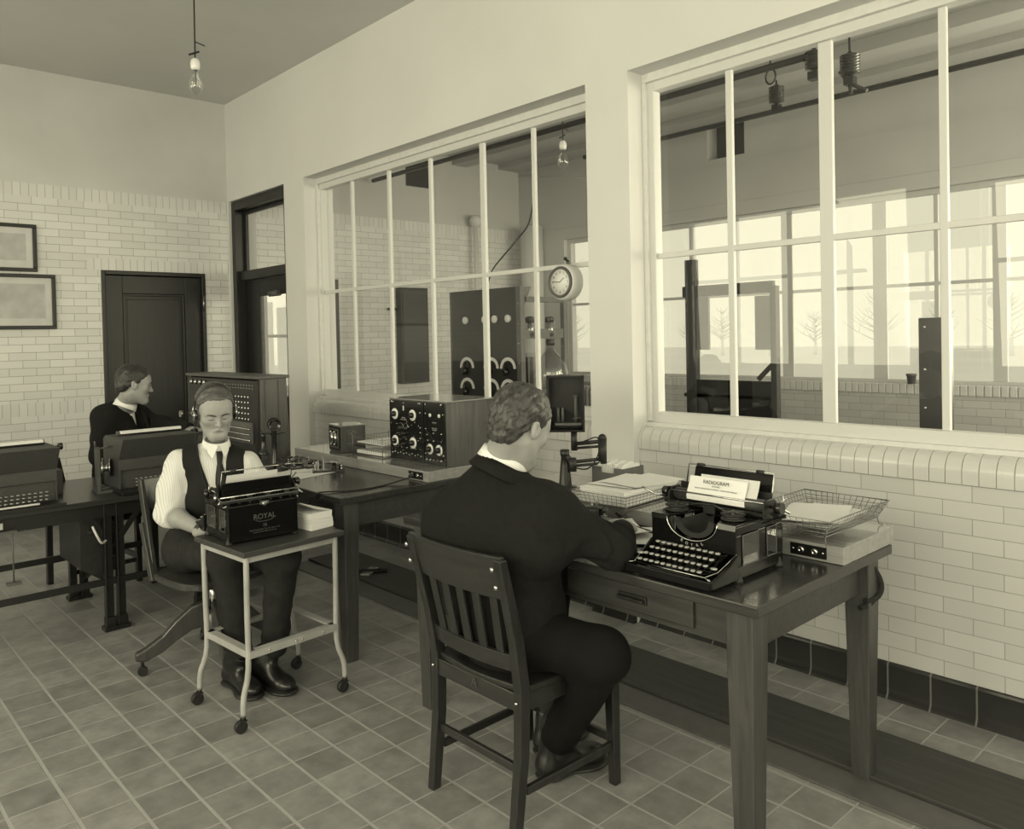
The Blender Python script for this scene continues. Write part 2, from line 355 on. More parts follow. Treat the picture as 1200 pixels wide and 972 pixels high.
# back wall
w = MB()
def wb(x0, x1, z0, z1, mi): w.box(x0, x1, YB, YB+0.2, z0, z1, mi)
for x0, x1 in ((-2.9, 2.127), (3.045, FX+0.01)):
    wb(x0, x1, 0, 0.925, 1); wb(x0, x1, 0.925, 1.033, 2); wb(x0, x1, 1.033, 2.15, 1)
wb(-2.9, 2.02, 2.15, 2.733, 1); wb(2.02, FX+0.01, 2.252, 2.733, 1); wb(2.02, FX+0.01, 2.15, 2.252, 2)
wb(-2.9, FX+0.01, 2.733, 2.841, 2)
w.box(-2.9, FX+0.01, YB+0.004, YB+0.2, 2.841, CZ+0.15, 0)
w.box(2.127, 3.045, YB+0.12, YB+0.2, 0, 2.15, 0)
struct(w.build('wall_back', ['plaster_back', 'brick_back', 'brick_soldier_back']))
# left wall with big windows, and the wall behind the camera
w = MB()
XL = -2.8
for a, b in ((-2.9, -2.2), (2.85, 3.55), (6.6, 7.6)): w.box(XL-0.2, XL, a, b, 0, CZ+0.15)
for a, b in ((-2.2, 2.85), (3.55, 6.6)): w.box(XL-0.2, XL, a, b, 0, 1.0); w.box(XL-0.2, XL, a, b, 3.1, CZ+0.15)
struct(w.build('wall_left', 'plaster'))
w = MB()
w.box(-2.9, -1.2, -3.1, -2.9, 0, CZ+0.15); w.box(2.4, 3.6, -3.1, -2.9, 0, CZ+0.15)
w.box(-1.2, 2.4, -3.1, -2.9, 0, 0.95); w.box(-1.2, 2.4, -3.1, -2.9, 3.2, CZ+0.15)
struct(w.build('wall_front', 'plaster'))
wn = [0]
def window(x, y0, y1, z0, z1, ys, zs, mw, material, gl=True, fw_=0.06, dx=0.05, name=None, along='y'):
    """framed window: ys/zs are (centre, width) of the bars"""
    wn[0] += 1
    e = struct(thing(name or 'window_%d' % wn[0], (0, 0, 0)))
    f = MB()
    def bx(a0, a1, c0, c1, d):
        if along == 'y': f.box(x-d/2, x+d/2, a0, a1, c0, c1)
        else: f.box(a0, a1, x-d/2, x+d/2, c0, c1)
    if not isinstance(fw_, (tuple, list)): fw_ = (fw_,)*4
    bx(y0, y0+fw_[0], z0, z1, dx); bx(y1-fw_[1], y1, z0, z1, dx); bx(y0+fw_[0], y1-fw_[1], z0, z0+fw_[2], dx); bx(y0+fw_[0], y1-fw_[1], z1-fw_[3], z1, dx)
    for c, q in ys: bx(c-q/2, c+q/2, z0+fw_[2], z1-fw_[3], dx*0.4)
    for c, q in zs: bx(y0+fw_[0], y1-fw_[1], c-q/2, c+q/2, dx*0.36)
    f.build('window_frame', material, e, bevel=0.003)
    if gl:
        g = MB(); t = 0.002
        if along == 'y': g.add([(x, y0+.01, z0+.01), (x, y1-.01, z0+.01), (x, y1-.01, z1-.01), (x, y0+.01, z1-.01)], [(0, 1, 2, 3)])
        else: g.add([(y0+.01, x, z0+.01), (y1-.01, x, z0+.01), (y1-.01, x, z1-.01), (y0+.01, x, z1-.01)], [(0, 1, 2, 3)])
        g.build('window_glass', 'window_glass', e)
    return e
GX = 3.455
window(GX, 2.845, 5.915, 1.012, 2.845, [(5.442, .028), (4.932, .030), (4.425, .028), (3.875, .042), (3.408, .026)], [(1.90, .028)], 0, 'white_paint', fw_=(.085, .03, .075, .09), dx=0.06)
window(GX, -0.22, 2.56, 1.012, 2.845, [(2.080, .032), (1.608, .060), (1.138, .03), (0.67, .032), (0.20, .06)], [(1.90, .028)], 0, 'white_paint', fw_=(.06, .055, .075, .09), dx=0.06)
for k, (a, b) in enumerate(((-0.22, 2.56), (2.845, 5.915))):     # stepped inner casing round each window, and the wooden stool
    t = MB()
    t.box(3.40, 3.43, a, b, 2.80, 2.845); t.box(3.40, 3.43, b-0.022, b, 1.04, 2.80); t.box(3.40, 3.43, a, a+0.022, 1.04, 2.80)
    t.box(3.395, 3.44, a, b, 1.012, 1.034)
    struct(t.build('trim_%d' % (5+k), 'white_paint_worn', bevel=0.003))
# panelled door in the back wall
e = struct(thing('door_1', (2.586, YB, 0)))
f = MB(); T = None
f.box(-0.459, -0.425, -0.012, 0.10, 0, 2.15); f.box(0.425, 0.459, -0.012, 0.10, 0, 2.15); f.box(-0.425, 0.425, -0.012, 0.10, 2.112, 2.15)
f.build('door_frame', 'door_wood', e, bevel=0.006)
f = MB(); f.box(-0.425, -0.275, 0.03, 0.07, 0.01, 2.11); f.box(0.275, 0.425, 0.03, 0.07, 0.01, 2.11); f.box(-0.275, 0.275, 0.03, 0.07, 1.95, 2.11)
f.box(-0.275, 0.275, 0.03, 0.07, 0.01, 0.25); f.box(-0.275, 0.275, 0.052, 0.068, 0.25, 1.95)
for s_ in (-1, 1): f.box(s_*0.262-0.010, s_*0.262+0.010, 0.034, 0.055, 0.25, 1.95)
f.box(-0.262, 0.262, 0.034, 0.055, 1.93, 1.95)
f.box(-0.235, 0.235, 0.046, 0.055, 0.30, 1.90)
f.build('door_leaf', 'door_wood', e, bevel=0.005)
MB().cyl((0.433, -0.02, 1.80), (0.433, -0.02, 1.94), 0.009).build('hinge', 'brass_dull', e)
MB().lathe([(0.02, 0), (0.02, .006), (.008, .012), (.008, .035), (.024, .045), (.026, .06), (.014, .07)], (-0.36, 0.03, 0.98), (0, -1, 0)).build('door_handle', 'brass_dull', e)
# glazed door with transom in the partition
e = struct(thing('door_2', (3.40, 6.81, 0)))
f = MB()
f.box(-0.09, 0.05, -0.555, -0.49, 0, 2.84); f.box(-0.09, 0.05, 0.49, 0.56, 0, 2.84); f.box(-0.09, 0.05, -0.49, 0.49, 2.755, 2.84); f.box(-0.05, 0.07, -0.49, 0.49, 2.085, 2.175)
f.box(0.0, 0.03, -0.49, 0.49, 2.72, 2.755); f.box(0, .03, -.49, -.45, 2.175, 2.72); f.box(0, .03, .44, .49, 2.175, 2.72)
f.build('door_frame', 'door_wood', e, bevel=0.006)
f = MB(); f.box(0.01, 0.05, -0.485, -0.37, 0.01, 2.08); f.box(0.01, 0.05, 0.20, 0.485, 0.01, 2.08); f.box(.01, .05, -.37, .20, 1.925, 2.08); f.box(.01, .05, -.37, .20, .01, .25); f.box(.01, .05, -.37, .20, .88, 1.0); f.box(.024, .036, -.37, .20, .25, .88)
f.build('door_leaf', 'door_wood', e, bevel=0.005)
g = MB(); g.add([(.02, -.37, 1.0), (.02, .20, 1.0), (.02, .20, 1.925), (.02, -.37, 1.925)], [(0, 1, 2, 3)]); g.add([(.02, -.45, 2.175), (.02, .44, 2.175), (.02, .44, 2.72), (.02, -.45, 2.72)], [(0, 1, 2, 3)])
g.build('door_glass', 'window_glass', e)
MB().cyl((0.0, -0.2, 1.935), (0.0, -0.02, 1.935), 0.028).build('rolled_shade', 'grey_metal', e)

# left windows (daylight comes in here); front window added unseen for fill
window(XL-0.1, -2.2, 2.85, 1.0, 3.1, [(y, .07) for y in (-1.36, -.52, .32, 1.17, 2.0)], [(2.2, .05)], 0, 'white_paint', gl=False)
window(XL-0.1, 3.55, 6.6, 1.0, 3.1, [(y, .07) for y in (4.3, 5.07, 5.83)], [(2.2, .05)], 0, 'white_paint')
window(-3.0, -1.2, 2.4, 0.95, 3.2, [(x, .07) for x in (-.3, .6, 1.5)], [(2.2, .05)], 0, 'white_paint', gl=False, along='x')

# ---------------------------------------------------------------- the room beyond the glass
struct(MB().box(3.6, 7.5, -3.1, 7.6, -0.1, 0).build('floor_far', 'far_floor'))
struct(MB().box(3.56, 7.5, -3.1, 7.6, 3.66, 3.8).build('ceiling_far', 'ceiling_far'))
w = MB()
def wf(x0, x1, z0, z1, mi): w.box(x0, x1, YB, YB+0.2, z0, z1, mi)
wf(3.56, 3.64, 0, 2.733, 1); wf(4.46, 7.4, 0, 2.733, 1); wf(3.64, 4.46, 0, 0.98, 1); wf(3.64, 4.46, 2.14, 2.733, 1); wf(3.56, 7.4, 2.733, 2.841, 2); wf(3.56, 7.4, 2.841, 3.8, 0)
struct(w.build('wall_far_back', ['plaster_far', 'brick_back', 'brick_soldier_back']))
window(YB+0.08, 3.64, 4.46, 0.98, 2.14, [(4.05, .03)], [(1.55, .03)], 0, 'white_paint', along='x')
struct(MB().box(4.44, 4.475, YB-0.03, YB+0.05, 0.98, 2.14).build('trim_7', 'door_wood'))
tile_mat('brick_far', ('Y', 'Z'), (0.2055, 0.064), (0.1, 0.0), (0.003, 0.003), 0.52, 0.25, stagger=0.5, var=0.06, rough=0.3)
w = MB(); XF_ = 7.2
w.box(XF_, 7.4, -3.1, YB, 0, 0.99, 1)
w.box(XF_, 7.4, -3.1, 4.18, 2.66, 3.8, 0); w.box(XF_, 7.4, 4.60, 7.6, 2.66, 3.8, 0); w.box(XF_, 7.4, 4.18, 4.60, 2.66, 3.26, 0); w.box(XF_, 7.4, 4.18, 4.60, 3.64, 3.8, 0)
w.box(7.38, 7.4, 4.18, 4.60, 3.26, 3.64, 2)
w.box(XF_, 7.4, 6.62, 7.6, 0.99, 2.66, 0)
w.box(XF_-0.012, XF_+0.05, -3.0, 7.39, 2.795, 2.815, 0)
struct(w.build('wall_far', ['plaster_far', 'brick_far', 'black_metal']))
t = MB(); y = -2.0
while y < 6.6: t.box(XF_-0.02, XF_+0.08, y+0.001, y+0.0575, 0.93, 1.02); y += 0.0585
struct(t.build('trim_8', 'glaze', bevel=0.008))
window(XF_+0.08, 1.55, 6.62, 1.02, 2.66, [(6.12, .04), (5.6, .07), (4.86, .05), (4.35, .04), (3.79, .11), (3.33, .03), (2.925, .12), (2.465, .035), (2.0, .1)], [(1.865, .03)], 0, 'far_wood', fw_=(.06, .06, .03, .05))
struct(MB().box(XF_, 7.4, 1.3, 1.55, 0.99, 2.66).build('wall_far_pier', 'plaster_far'))
struct(MB().box(XF_, 7.4, -3.1, -2.2, 0.99, 2.66).build('wall_far_pier', 'plaster_far'))
w = MB(); w.box(3.56, 3.8, -3.1, -2.9, 0, 3.8); w.box(7.0, 7.4, -3.1, -2.9, 0, 3.8); w.box(3.8, 7.0, -3.1, -2.9, 0, .95); w.box(3.8, 7.0, -3.1, -2.9, 3.0, 3.8)  # opening added for the unseen fill light
struct(w.build('wall_far_south', 'plaster_far'))
b = MB(); b.box(6.1, 6.32, -2.9, YB, 3.56, 3.66); b.box(4.75, 4.85, -2.9, YB, 3.62, 3.66); b.box(6.85, 7.2, -2.9, YB, 3.60, 3.66)
struct(b.build('ceiling_beams', 'ceiling_far'))
# outside: snow, trees coloured pale for haze, a house
struct(MB().box(7.4, 90, -60, 90, -0.6, -0.5).build('ground_outside', 'snow'))
struct(MB().box(-40, 7.4, 7.7, 90, -0.6, -0.5).build('ground_outside', 'snow'))
struct(MB().box(-60, -3.1, -40, 7.7, -0.6, -0.5).build('ground_outside', 'snow'))
rnd = random.Random(3)
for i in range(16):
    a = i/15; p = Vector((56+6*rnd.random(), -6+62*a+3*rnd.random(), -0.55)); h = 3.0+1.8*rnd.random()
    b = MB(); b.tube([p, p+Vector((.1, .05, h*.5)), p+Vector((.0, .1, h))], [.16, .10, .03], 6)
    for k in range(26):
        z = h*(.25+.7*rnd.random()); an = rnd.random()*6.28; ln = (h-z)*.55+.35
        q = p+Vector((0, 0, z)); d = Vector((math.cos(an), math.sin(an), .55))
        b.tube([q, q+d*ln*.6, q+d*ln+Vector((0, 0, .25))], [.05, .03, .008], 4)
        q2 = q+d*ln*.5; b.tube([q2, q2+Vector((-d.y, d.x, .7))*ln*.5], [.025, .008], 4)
    tag(b.build('bare_tree', 'haze_pale'), 'bare tree coloured pale for haze, far outside beyond the snowy ground', 'tree', 'haze-paled trees far outside the windows')
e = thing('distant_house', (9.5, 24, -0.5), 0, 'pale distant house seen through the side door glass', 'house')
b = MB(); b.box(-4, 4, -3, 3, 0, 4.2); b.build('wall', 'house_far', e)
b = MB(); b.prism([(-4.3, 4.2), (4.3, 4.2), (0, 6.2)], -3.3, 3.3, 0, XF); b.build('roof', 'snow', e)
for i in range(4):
    b = MB(); b.box(-3.4+i*1.9, -2.5+i*1.9, -3.05, -2.99, 1.6, 3.0); b.build('window', 'haze_pale', e)
# ---------------------------------------------------------------- tables
TZ = 0.78; RZ = 0.835
def oak_table(name, x0, x1, y0, y1, label, drawer):
    e = thing(name, ((x0+x1)/2, (y0+y1)/2, 0), 0, label, 'table')
    hx, hy = (x1-x0)/2, (y1-y0)/2
    MB().box(-hx, hx, -hy, hy, TZ-0.032, TZ).build('tabletop', 'oak_top', e, bevel=0.004)
    a = MB(); i = 0.075
    a.box(-hx+i, -hx+i+.022, -hy+i, hy-i, TZ-.155, TZ-.032); a.box(hx-i-.022, hx-i, -hy+i, hy-i, TZ-.155, TZ-.032)
    a.box(-hx+i, hx-i, -hy+i-.015, -hy+i+.007, TZ-.155, TZ-.032); a.box(-hx+i, hx-i, hy-i-.007, hy-i+.015, TZ-.155, TZ-.032)
    a.build('apron', 'oak_y', e, bevel=0.003)
    for sx_ in (-1, 1):
        for sy in (-1, 1):
            cx_, cy_ = sx_*(hx-.072), sy*(hy-.072); l = MB(); w0, w1 = .040, .029
            bx_, by_ = cx_-sx_*.011*0, cy_
            l.ring([[Vector((bx_+p*w1, by_+q*w1, 0.0)) for p, q in ((-1, -1), (1, -1), (1, 1), (-1, 1))], [Vector((cx_+p*w0, cy_+q*w0, TZ-.16)) for p, q in ((-1, -1), (1, -1), (1, 1), (-1, 1))], [Vector((cx_+p*w0, cy_+q*w0, TZ-.032)) for p, q in ((-1, -1), (1, -1), (1, 1), (-1, 1))]], 0, False)
            l.build('leg', 'oak', e, bevel=0.003)
    if drawer:
        d = MB(); d.box(-hx+i-.012, -hx+i, -.545, -.055, TZ-.135, TZ-.045); dr = d.build('drawer', 'oak_y', e, bevel=0.004)
        h = MB(); h.box(-hx+i-.035, -hx+i-.012, -.38, -.28, TZ-.098, TZ-.088); h.box(-hx+i-.020, -hx+i-.012, -.385, -.275, TZ-.105, TZ-.08); h.build('drawer_pull', 'iron', dr, bevel=0.003)
    return e
desk = oak_table('oak_desk', 1.878, 2.745, 1.075, 2.64, 'nearest dark oak desk, carrying the open typewriter and wire baskets', True)
mid = oak_table('oak_table', 1.89, 2.80, 3.135, 4.50, 'dark oak table carrying the radio receiver, by the seated man with headphones', False)
def riser(y0, y1, py, label):
    e = thing('desk_riser', (2.57, (y0+y1)/2, TZ), 0, label, 'shelf'); h = (y1-y0)/2; c = (y0+y1)/2
    MB().box(-.18, .19, -h, h, .001, RZ-TZ).build('riser_board', 'riser_wood', e, bevel=0.0025)
    p = MB(); p.box(-.184, -.180, py-c-.058, py-c+.058, .010, .046); p.build('socket_plate', 'ebonite', e, label='black plate with two metal sockets')
    for k in (-.022, .022):
        MB().lathe([(.011, 0), (.011, .004), (.007, .008), (.004, .004)], (-.184, py-c+k, .028), (-1, 0, 0), 16).build('socket', 'nickel', e)
    for k in (-.048, .048): MB().sph((-.184, py-c+k, .028), .004).build('screw', 'nickel', e)
    return e
riser(1.077, 2.638, 1.188, 'long pale wooden riser along the back of the nearest desk')
r2 = riser(3.140, 4.498, 3.24, 'long pale wooden riser along the back of the radio receiver table')

# ---------------------------------------------------------------- typewriter
def typewriter(loc, rz, label, plate=.240, detail=True, group=None):
    e = thing('typewriter', loc, rz, label, 'typewriter')
    # model: front towards -y, width along x; body 0.29 wide, 0.26 deep
    b = MB(); W2 = .145
    side = [(-.02, .015), (.245, .015), (.245, .150), (.135, .165), (-.02, .165)]
    for s_ in (-1, 1):
        x0 = s_*W2-(.008 if s_ > 0 else 0)
        b.box(x0, x0+.008, -.02, .245, .015, .045); b.box(x0, x0+.008, -.02, .245, .135, .160)
        b.box(x0, x0+.008, -.02, .010, .045, .135); b.box(x0, x0+.008, .100, .145, .045, .135); b.box(x0, x0+.008, .205, .245, .045, .135)
    b.box(-W2, W2, .237, .245, .015, .150)                                 # back plate
    # front plate with the round type basket opening
    n = 20; arcp = [(-.060+.0, .160)]+[(-.062*math.cos(PI*i/n), .160-.050*math.sin(PI*i/n)) for i in range(n+1)]
    poly = [(-W2, .08), (W2, .08), (W2, .160), (.085, .160)]+[(.085*math.cos(PI*i/n), .160-.058*math.sin(PI*i/n)) for i in range(1, n)]+[(-.085, .160), (-W2, .160)]
    b.prism([(p[0], p[1]) for p in poly], -(-.014), -(-.022), 0, XF)
    b.box(-W2, W2, -.02, .245, .010, .018)
    b.prism([(-W2, -.02), (-.085, -.02), (-.062, .05), (-.05, .12), (-W2, .12)], .158, .166); b.prism([(W2, -.02), (W2, .12), (.05, .12), (.062, .05), (.085, -.02)], .158, .166)
    b.box(-W2, W2, .12, .245, .145, .153)
    # keyboard bed
    for s_ in (-1, 1):
        b.prism([(-.155, .012), (-.02, .012), (-.02, .085), (-.06, .060), (-.135, .036), (-.155, .036)], s_*W2-.006, s_*W2+.006, 0, Matrix(((0, 0, 1, 0), (1, 0, 0, 0), (0, 1, 0, 0), (0, 0, 0, 1))))
    b.box(-W2, W2, -.158, -.146, .010, .034); b.box(-W2, W2, -.150, -.02, .010, .016)
    b.build('body', 'black_enamel', e, bevel=0.0025)
    k = MB()
    for s_ in (-1, 1): k.tube([(s_*.143, -.152, .037), (s_*.120, -.145, .040), (s_*.135, -.10, .048), (s_*.146, -.02, .085)], .0018, 6)
    k.tube([(-.12, -.146, .041), (.12, -.146, .041)], .0016, 6)
    k.box(-.144, -.088, -.024, -.020, .150, .166); k.box(.088, .144, -.024, -.020, .150, .166)
    k.tube([(.087*math.cos(PI*i/16), -.025, .160-.060*math.sin(PI*i/16)) for i in range(17)], .002, 6)
    k.build('nickel_trim', 'nickel', e)
    for s_ in (-1, 1):
        for (y0, y1) in ((.012, .098), (.148, .203)):
            g = MB(); g.box(s_*(W2+.001)-.001, s_*(W2+.001)+.001, y0, y1, .047, .133); g.build('side_glass', 'smoked_glass', e)
            f = MB(); q = s_*(W2+.002)
            f.tube([(q, y0, .047), (q, y1, .047), (q, y1, .133), (q, y0, .133)], .0017, 4, 0, True); f.build('glass_bezel', 'grey_metal', e)
    for s_ in (-1, 1):
        for y in (-.005, .225): MB().lathe([(.014, 0), (.014, .008), (.009, .014), (.006, .03)], (s_*(W2-.004), y, 0), n=14).build('foot', 'rubber', e)
    # type basket: arcs of typebars
    t = MB()
    for i in range(27):
        a = PI*(.08+.84*i/26); t.bar((-.060*math.cos(a), .0, .160-.045*math.sin(a)), (-.016*math.cos(a), .075, .166-.012*math.sin(a)), .0015, .006)
    t.prism([(.070*math.cos(a), .158-.052*math.sin(a)) for a in [PI*i/16 for i in range(17)]]+[(-.050*math.cos(a), .160-.040*math.sin(a)) for a in [PI*i/16 for i in range(17)]], .012, .004, 0, XF)
    t.build('typebars', 'iron', e)
    for s_ in (-1, 1):                                                    # ribbon spools
        sp = MB(); c = (s_*.098, .045, .168)
        sp.lathe([(.036, 0), (.036, .003), (.026, .004), (.026, .013), (.036, .014), (.036, .017), (.006, .017), (.006, .022)], c, n=26)
        for q in range(6): a = q*PI/3; sp.bar((c[0], c[1], .187), (c[0]+.034*math.cos(a), c[1]+.034*math.sin(a), .187), .008, .003)
        sp.build('ribbon_spool', 'iron', e)
    sg = MB(); sg.box(-.02, .02, .07, .076, .165, .19); sg.tube([(-.06, .06, .185), (-.02, .068, .193), (.02, .068, .193), (.06, .06, .185)], .003, 6); sg.build('ribbon_guide', 'black_metal', e)
    # keys
    if detail:
        kb = MB().lathe([(.0068, 0), (.0072, .001), (.0072, .0035), (.0064, .0045), (.0001, .0045)], (0, 0, 0), n=14).build('key', 'key_top', e); st = MB()
        keys = []
        for r in range(4):
            n = 11 if r else 11
            for i in range(n): keys.append((-.106+.0205*i+.005*r-.004, -.130+.0235*r, .046+.0135*r))
        first = True
        for (x, y, z) in keys:
            o = kb if first else kb.copy()
            if not first: COL.objects.link(o); o.parent = e
            o.location = (x, y, z); first = False
            st.tube([(x, y, z), (x, y+.004, z-.006), (x, y+.05, z-.012), (x, -.018, .07)], .0012, 4)
        st.build('key_levers', 'iron', e)
        sb = MB(); sb.box(-.075, .075, -.146, -.134, .030, .036); sb.build('space_bar', 'black_enamel', e, bevel=.002)
        for s_ in (-1, 1):
            o = kb.copy(); COL.objects.link(o); o.parent = e; o.location = (s_*.126, -.105, .056); o.scale = (1.4, 1, 1)
    # carriage
    c = MB(); CZc = .200
    c.box(-.185, .185, .150, .175, .170, .180); c.box(-.185, .185, .100, .112, .172, .182)
    for s_ in (-1, 1): c.prism([(.095, .168), (.185, .168), (.185, .200), (.155, .222), (.115, .222), (.095, .205)], s_*.165-.003, s_*.165+.003, 0, Matrix(((0, 0, 1, 0), (1, 0, 0, 0), (0, 1, 0, 0), (0, 0, 0, 1))))
    c.box(-.160, .160, .158, .161, .185, .235); c.box(-.19, .19, .180, .186, .160, .172)
    c.build('carriage', 'black_metal', e, bevel=.0015)
    MB().cyl((-.158, .132, CZc), (.158, .132, CZc), .019, n=24).build('platen', 'rubber_platen', e)
    for s_ in (-1, 1):
        kn = MB(); kn.cyl((s_*.158, .132, CZc), (s_*.198, .132, CZc), .005, n=10); kn.cyl((s_*.186, .132, CZc), (s_*.206, .132, CZc), .017, n=20); kn.build('platen_knob', 'bakelite', e)
    r = MB()
    r.tube([(-.150, .168, .190), (-.150, .192, .288), (.150, .192, .288), (.150, .168, .190)], .0028, 6)
    r.tube([(-.16, .108, .212), (.16, .108, .212)], .0028, 6)
    r.tube([(-.175, .1, .19), (-.20, .07, .20), (-.235, .05, .222)], .003, 6); r.tube([(.17, .15, .205), (.195, .165, .215), (.19, .16, .24)], .002, 5)
    r.tube([(.160, .17, .18), (.18, .18, .19), (.175, .19, .21), (.19, .19, .22)], .002, 5)
    r.build('bail_and_levers', 'nickel', e)
    for x in (-.105, .105): MB().cyl((x-.012, .192, .288), (x+.012, .192, .288), .006, n=12).build('bail_roller', 'rubber', e)
    pt = MB()
    pt.bar((0, .188, .205), (0, .192+(plate-.24)*.5, plate), .275, .004, side=(1, 0, 0)); pt.box(-.15, .15, .1835, .1885, .165, .215); pt.build('paper_table', 'black_enamel', e, bevel=.002)
    sc = MB(); sc.box(-.150, .150, .175, .1775, .150, .160)
    for q in range(25): sc.box(-.148+q*.0123, -.147+q*.0123, .188, .191, .172, .182)
    for x in (-.12, -.05, .04, .1): sc.tube([(x, .185, .165), (x+.01, .2, .175), (x+.01, .195, .19)], .0015, 5)
    for i in range(7): sc.cyl((-.135+i*.044, .19, .155), (-.135+i*.044, .205, .155), .004, n=8)
    sc.build('tab_rack', 'iron', e)
    rl = MB(); rl.cyl((-.165, .206, .186), (.165, .206, .186), .0035, n=8); rl.box(-.145, .145, .2445, .2475, .1495, .1530); rl.build('rear_rail', 'nickel', e)
    rl = MB(); rl.bar((-.168, .214, .168), (.168, .214, .168), .020, .004, side=(0, .8, .6)); rl.build('margin_rack', 'grey_metal', e)
    for x in (-.11, -.03, .05, .12): MB().box(x-.010, x+.010, .212, .222, .176, .186).build('margin_stop', 'nickel', e)
    for s_ in (-1, 1):
        lv = MB(); lv.tube([(s_*.160, .16, .178), (s_*.172, .19, .190), (s_*.168, .215, .176), (s_*.180, .225, .166)], .003, 6); lv.tube([(s_*.150, .2, .160), (s_*.160, .22, .150), (s_*.150, .235, .157)], .0025, 6); lv.lathe([(.012, 0), (.012, .010), (.006, .013)], (s_*.168, .175, .185), (s_, 0, 0), 14); lv.build('carriage_levers', 'nickel', e)
    ep = MB(); ep.lathe([(.011, 0), (.011, .006), (.005, .01)], (0, .247, .150), (0, 1, 0), 16); ep.box(-.018, .018, .244, .250, .147, .160); ep.build('escapement', 'brass_dull', e)
    RB = Matrix.Translation((0, .2465, 0)) @ Matrix(((-1, 0, 0, 0), (0, 0, 1, 0), (0, 1, 0, 0), (0, 0, 0, 1)))
    for body, sz, z in (('ROYAL', .030, .098), ('10', .018, .062), ('Royal Typewriter Co., Inc. New York', .0085, .047), ('TRADE MARK REGISTERED U.S. PAT. OFF.', .0055, .037)):
        text(body, sz, 'lettering', 'decal', e, RB @ Matrix.Translation((0, z, 0)), .0003)
    sw = MB(); sw.tube([(.040*math.cos(a), .2468, .090-.012*math.sin(a)) for a in [PI*(.05+.9*i/10) for i in range(11)]], .0009, 5); sw.build('lettering_flourish', 'decal', e)
    RF = Matrix.Translation((0, -.0235, .118)) @ Matrix(((1, 0, 0, 0), (0, 0, -1, 0), (0, 1, 0, 0), (0, 0, 0, 1)))
    for i, ch in enumerate('ROYAL'):
        a = math.radians(-28+14*i); T = RF @ Matrix.Translation((.075*math.sin(a), .042-.073*math.cos(a), 0)) @ Matrix.Rotation(a, 4, 'Z')
        text(ch, .012, 'lettering', 'engraving', e, T, .0004)
    return e
tw = typewriter((2.035, 1.36, TZ), -PI/2, 'black open typewriter holding a radiogram sheet on the nearest desk', .280)
p = MB()   # sheets in the machine
def sheet(b, x0, x1, zt, lean, off, m=0):
    rows = [(.130-.0205*math.cos(a)-off, .200-.0205*math.sin(a)) for a in (1.2, .6, .1)]
    rows = [(.113-off, .190), (.111-off, .202), (.114-off+lean*.2, .215), (.122-off+lean*.6, .24), (.126-off+lean, zt)]
    v = []; n = len(rows)
    for y, z in rows: v += [(x0, y, z), (x1, y, z)]
    for y, z in rows: v += [(x0, y+.0006, z), (x1, y+.0006, z)]
    f = [(2*i, 2*i+1, 2*i+3, 2*i+2) for i in range(n-1)]+[(2*n+2*i+2, 2*n+2*i+3, 2*n+2*i+1, 2*n+2*i) for i in range(n-1)]
    f += [(0, 2*n, 2*n+1, 1), (2*n-2, 2*n-1, 4*n-1, 4*n-2)]
    b.add(v, f, m)
pp = thing('typed_sheet', (2.035, 1.36, TZ), -PI/2, 'white radiogram sheet held upright in the nearest typewriter', 'paper')
b = MB(); sheet(b, -.108, .095, .262, .010, 0); b.build('front_sheet', 'paper', pp)
b = MB(); sheet(b, -.075, .128, .268, .016, -.006); b.build('back_sheet', 'paper_old', pp)
def on_sheet(z, y): return Matrix.Translation((-.006, y, z)) @ Matrix.Rotation(math.radians(-9.0), 4, 'X') @ Matrix(((1, 0, 0, 0), (0, 0, -1, 0), (0, 1, 0, 0), (0, 0, 0, 1)))
text('RADIOGRAM', .0155, 'heading', 'ink', pp, on_sheet(.250, .1205), .0004)
text('via Radio', .008, 'heading', 'ink_faded', pp, on_sheet(.239, .1185), .0004)
text('RADIO CORPORATION OF AMERICA   WORLD WIDE WIRELESS', .0052, 'printed_line', 'ink_faded', pp, on_sheet(.229, .1165), .0004)

SR = math.radians(4.0)
typewriter((1.468, 3.255, .695), PI-math.radians(2.5), 'black typewriter on the wheeled stand, lettered back towards the camera')
b = MB(); sheet(b, -.11, .11, .262, .012, 0)
s2 = thing('typed_sheet', (1.468, 3.255, .695), PI-math.radians(2.5), 'white sheet in the typewriter on the wheeled stand', 'paper'); b.build('sheet', 'paper', s2)
# ---------------------------------------------------------------- typewriter stand
e = thing('typewriter_stand', (1.523, 3.105, 0), SR, 'pale metal stand on four castors under the lettered typewriter', 'stand')
MB().box(-.232, .232, -.205, .205, .672, .694).build('stand_top', 'oak_x', e, bevel=.003)
for sx_ in (-1, 1):
    for sy in (-1, 1):
        l = MB(); a = Vector((sx_*.205, sy*.175, .672)); c = Vector((sx_*.205, sy*.17, .23)); d = Vector((sx_*.232, sy*.178, .13)); f_ = Vector((sx_*.236, sy*.18, .062))
        path = smooth_path([a, (a+c)/2, c, d, f_], 4)
        l.tube(path, .0115, 8); l.build('leg', 'stand_steel', e)
        k = MB(); q = Vector((sx_*.236-.012, sy*.18, .024)); k.cyl(q+Vector((0, -.010, 0)), q+Vector((0, .010, 0)), .024, n=22); k.build('caster_wheel', 'rubber', e)
        k = MB(); k.cyl(f_, f_+Vector((0, 0, -.016)), .009); k.bar(f_+Vector((0, -.014, -.014)), q+Vector((0, -.014, 0)), .012, .003); k.bar(f_+Vector((0, .014, -.014)), q+Vector((0, .014, 0)), .012, .003); k.box(f_.x-.008, f_.x+.008, f_.y-.016, f_.y+.016, f_.z-.018, f_.z-.013); k.build('caster_fork', 'iron', e)
b = MB()
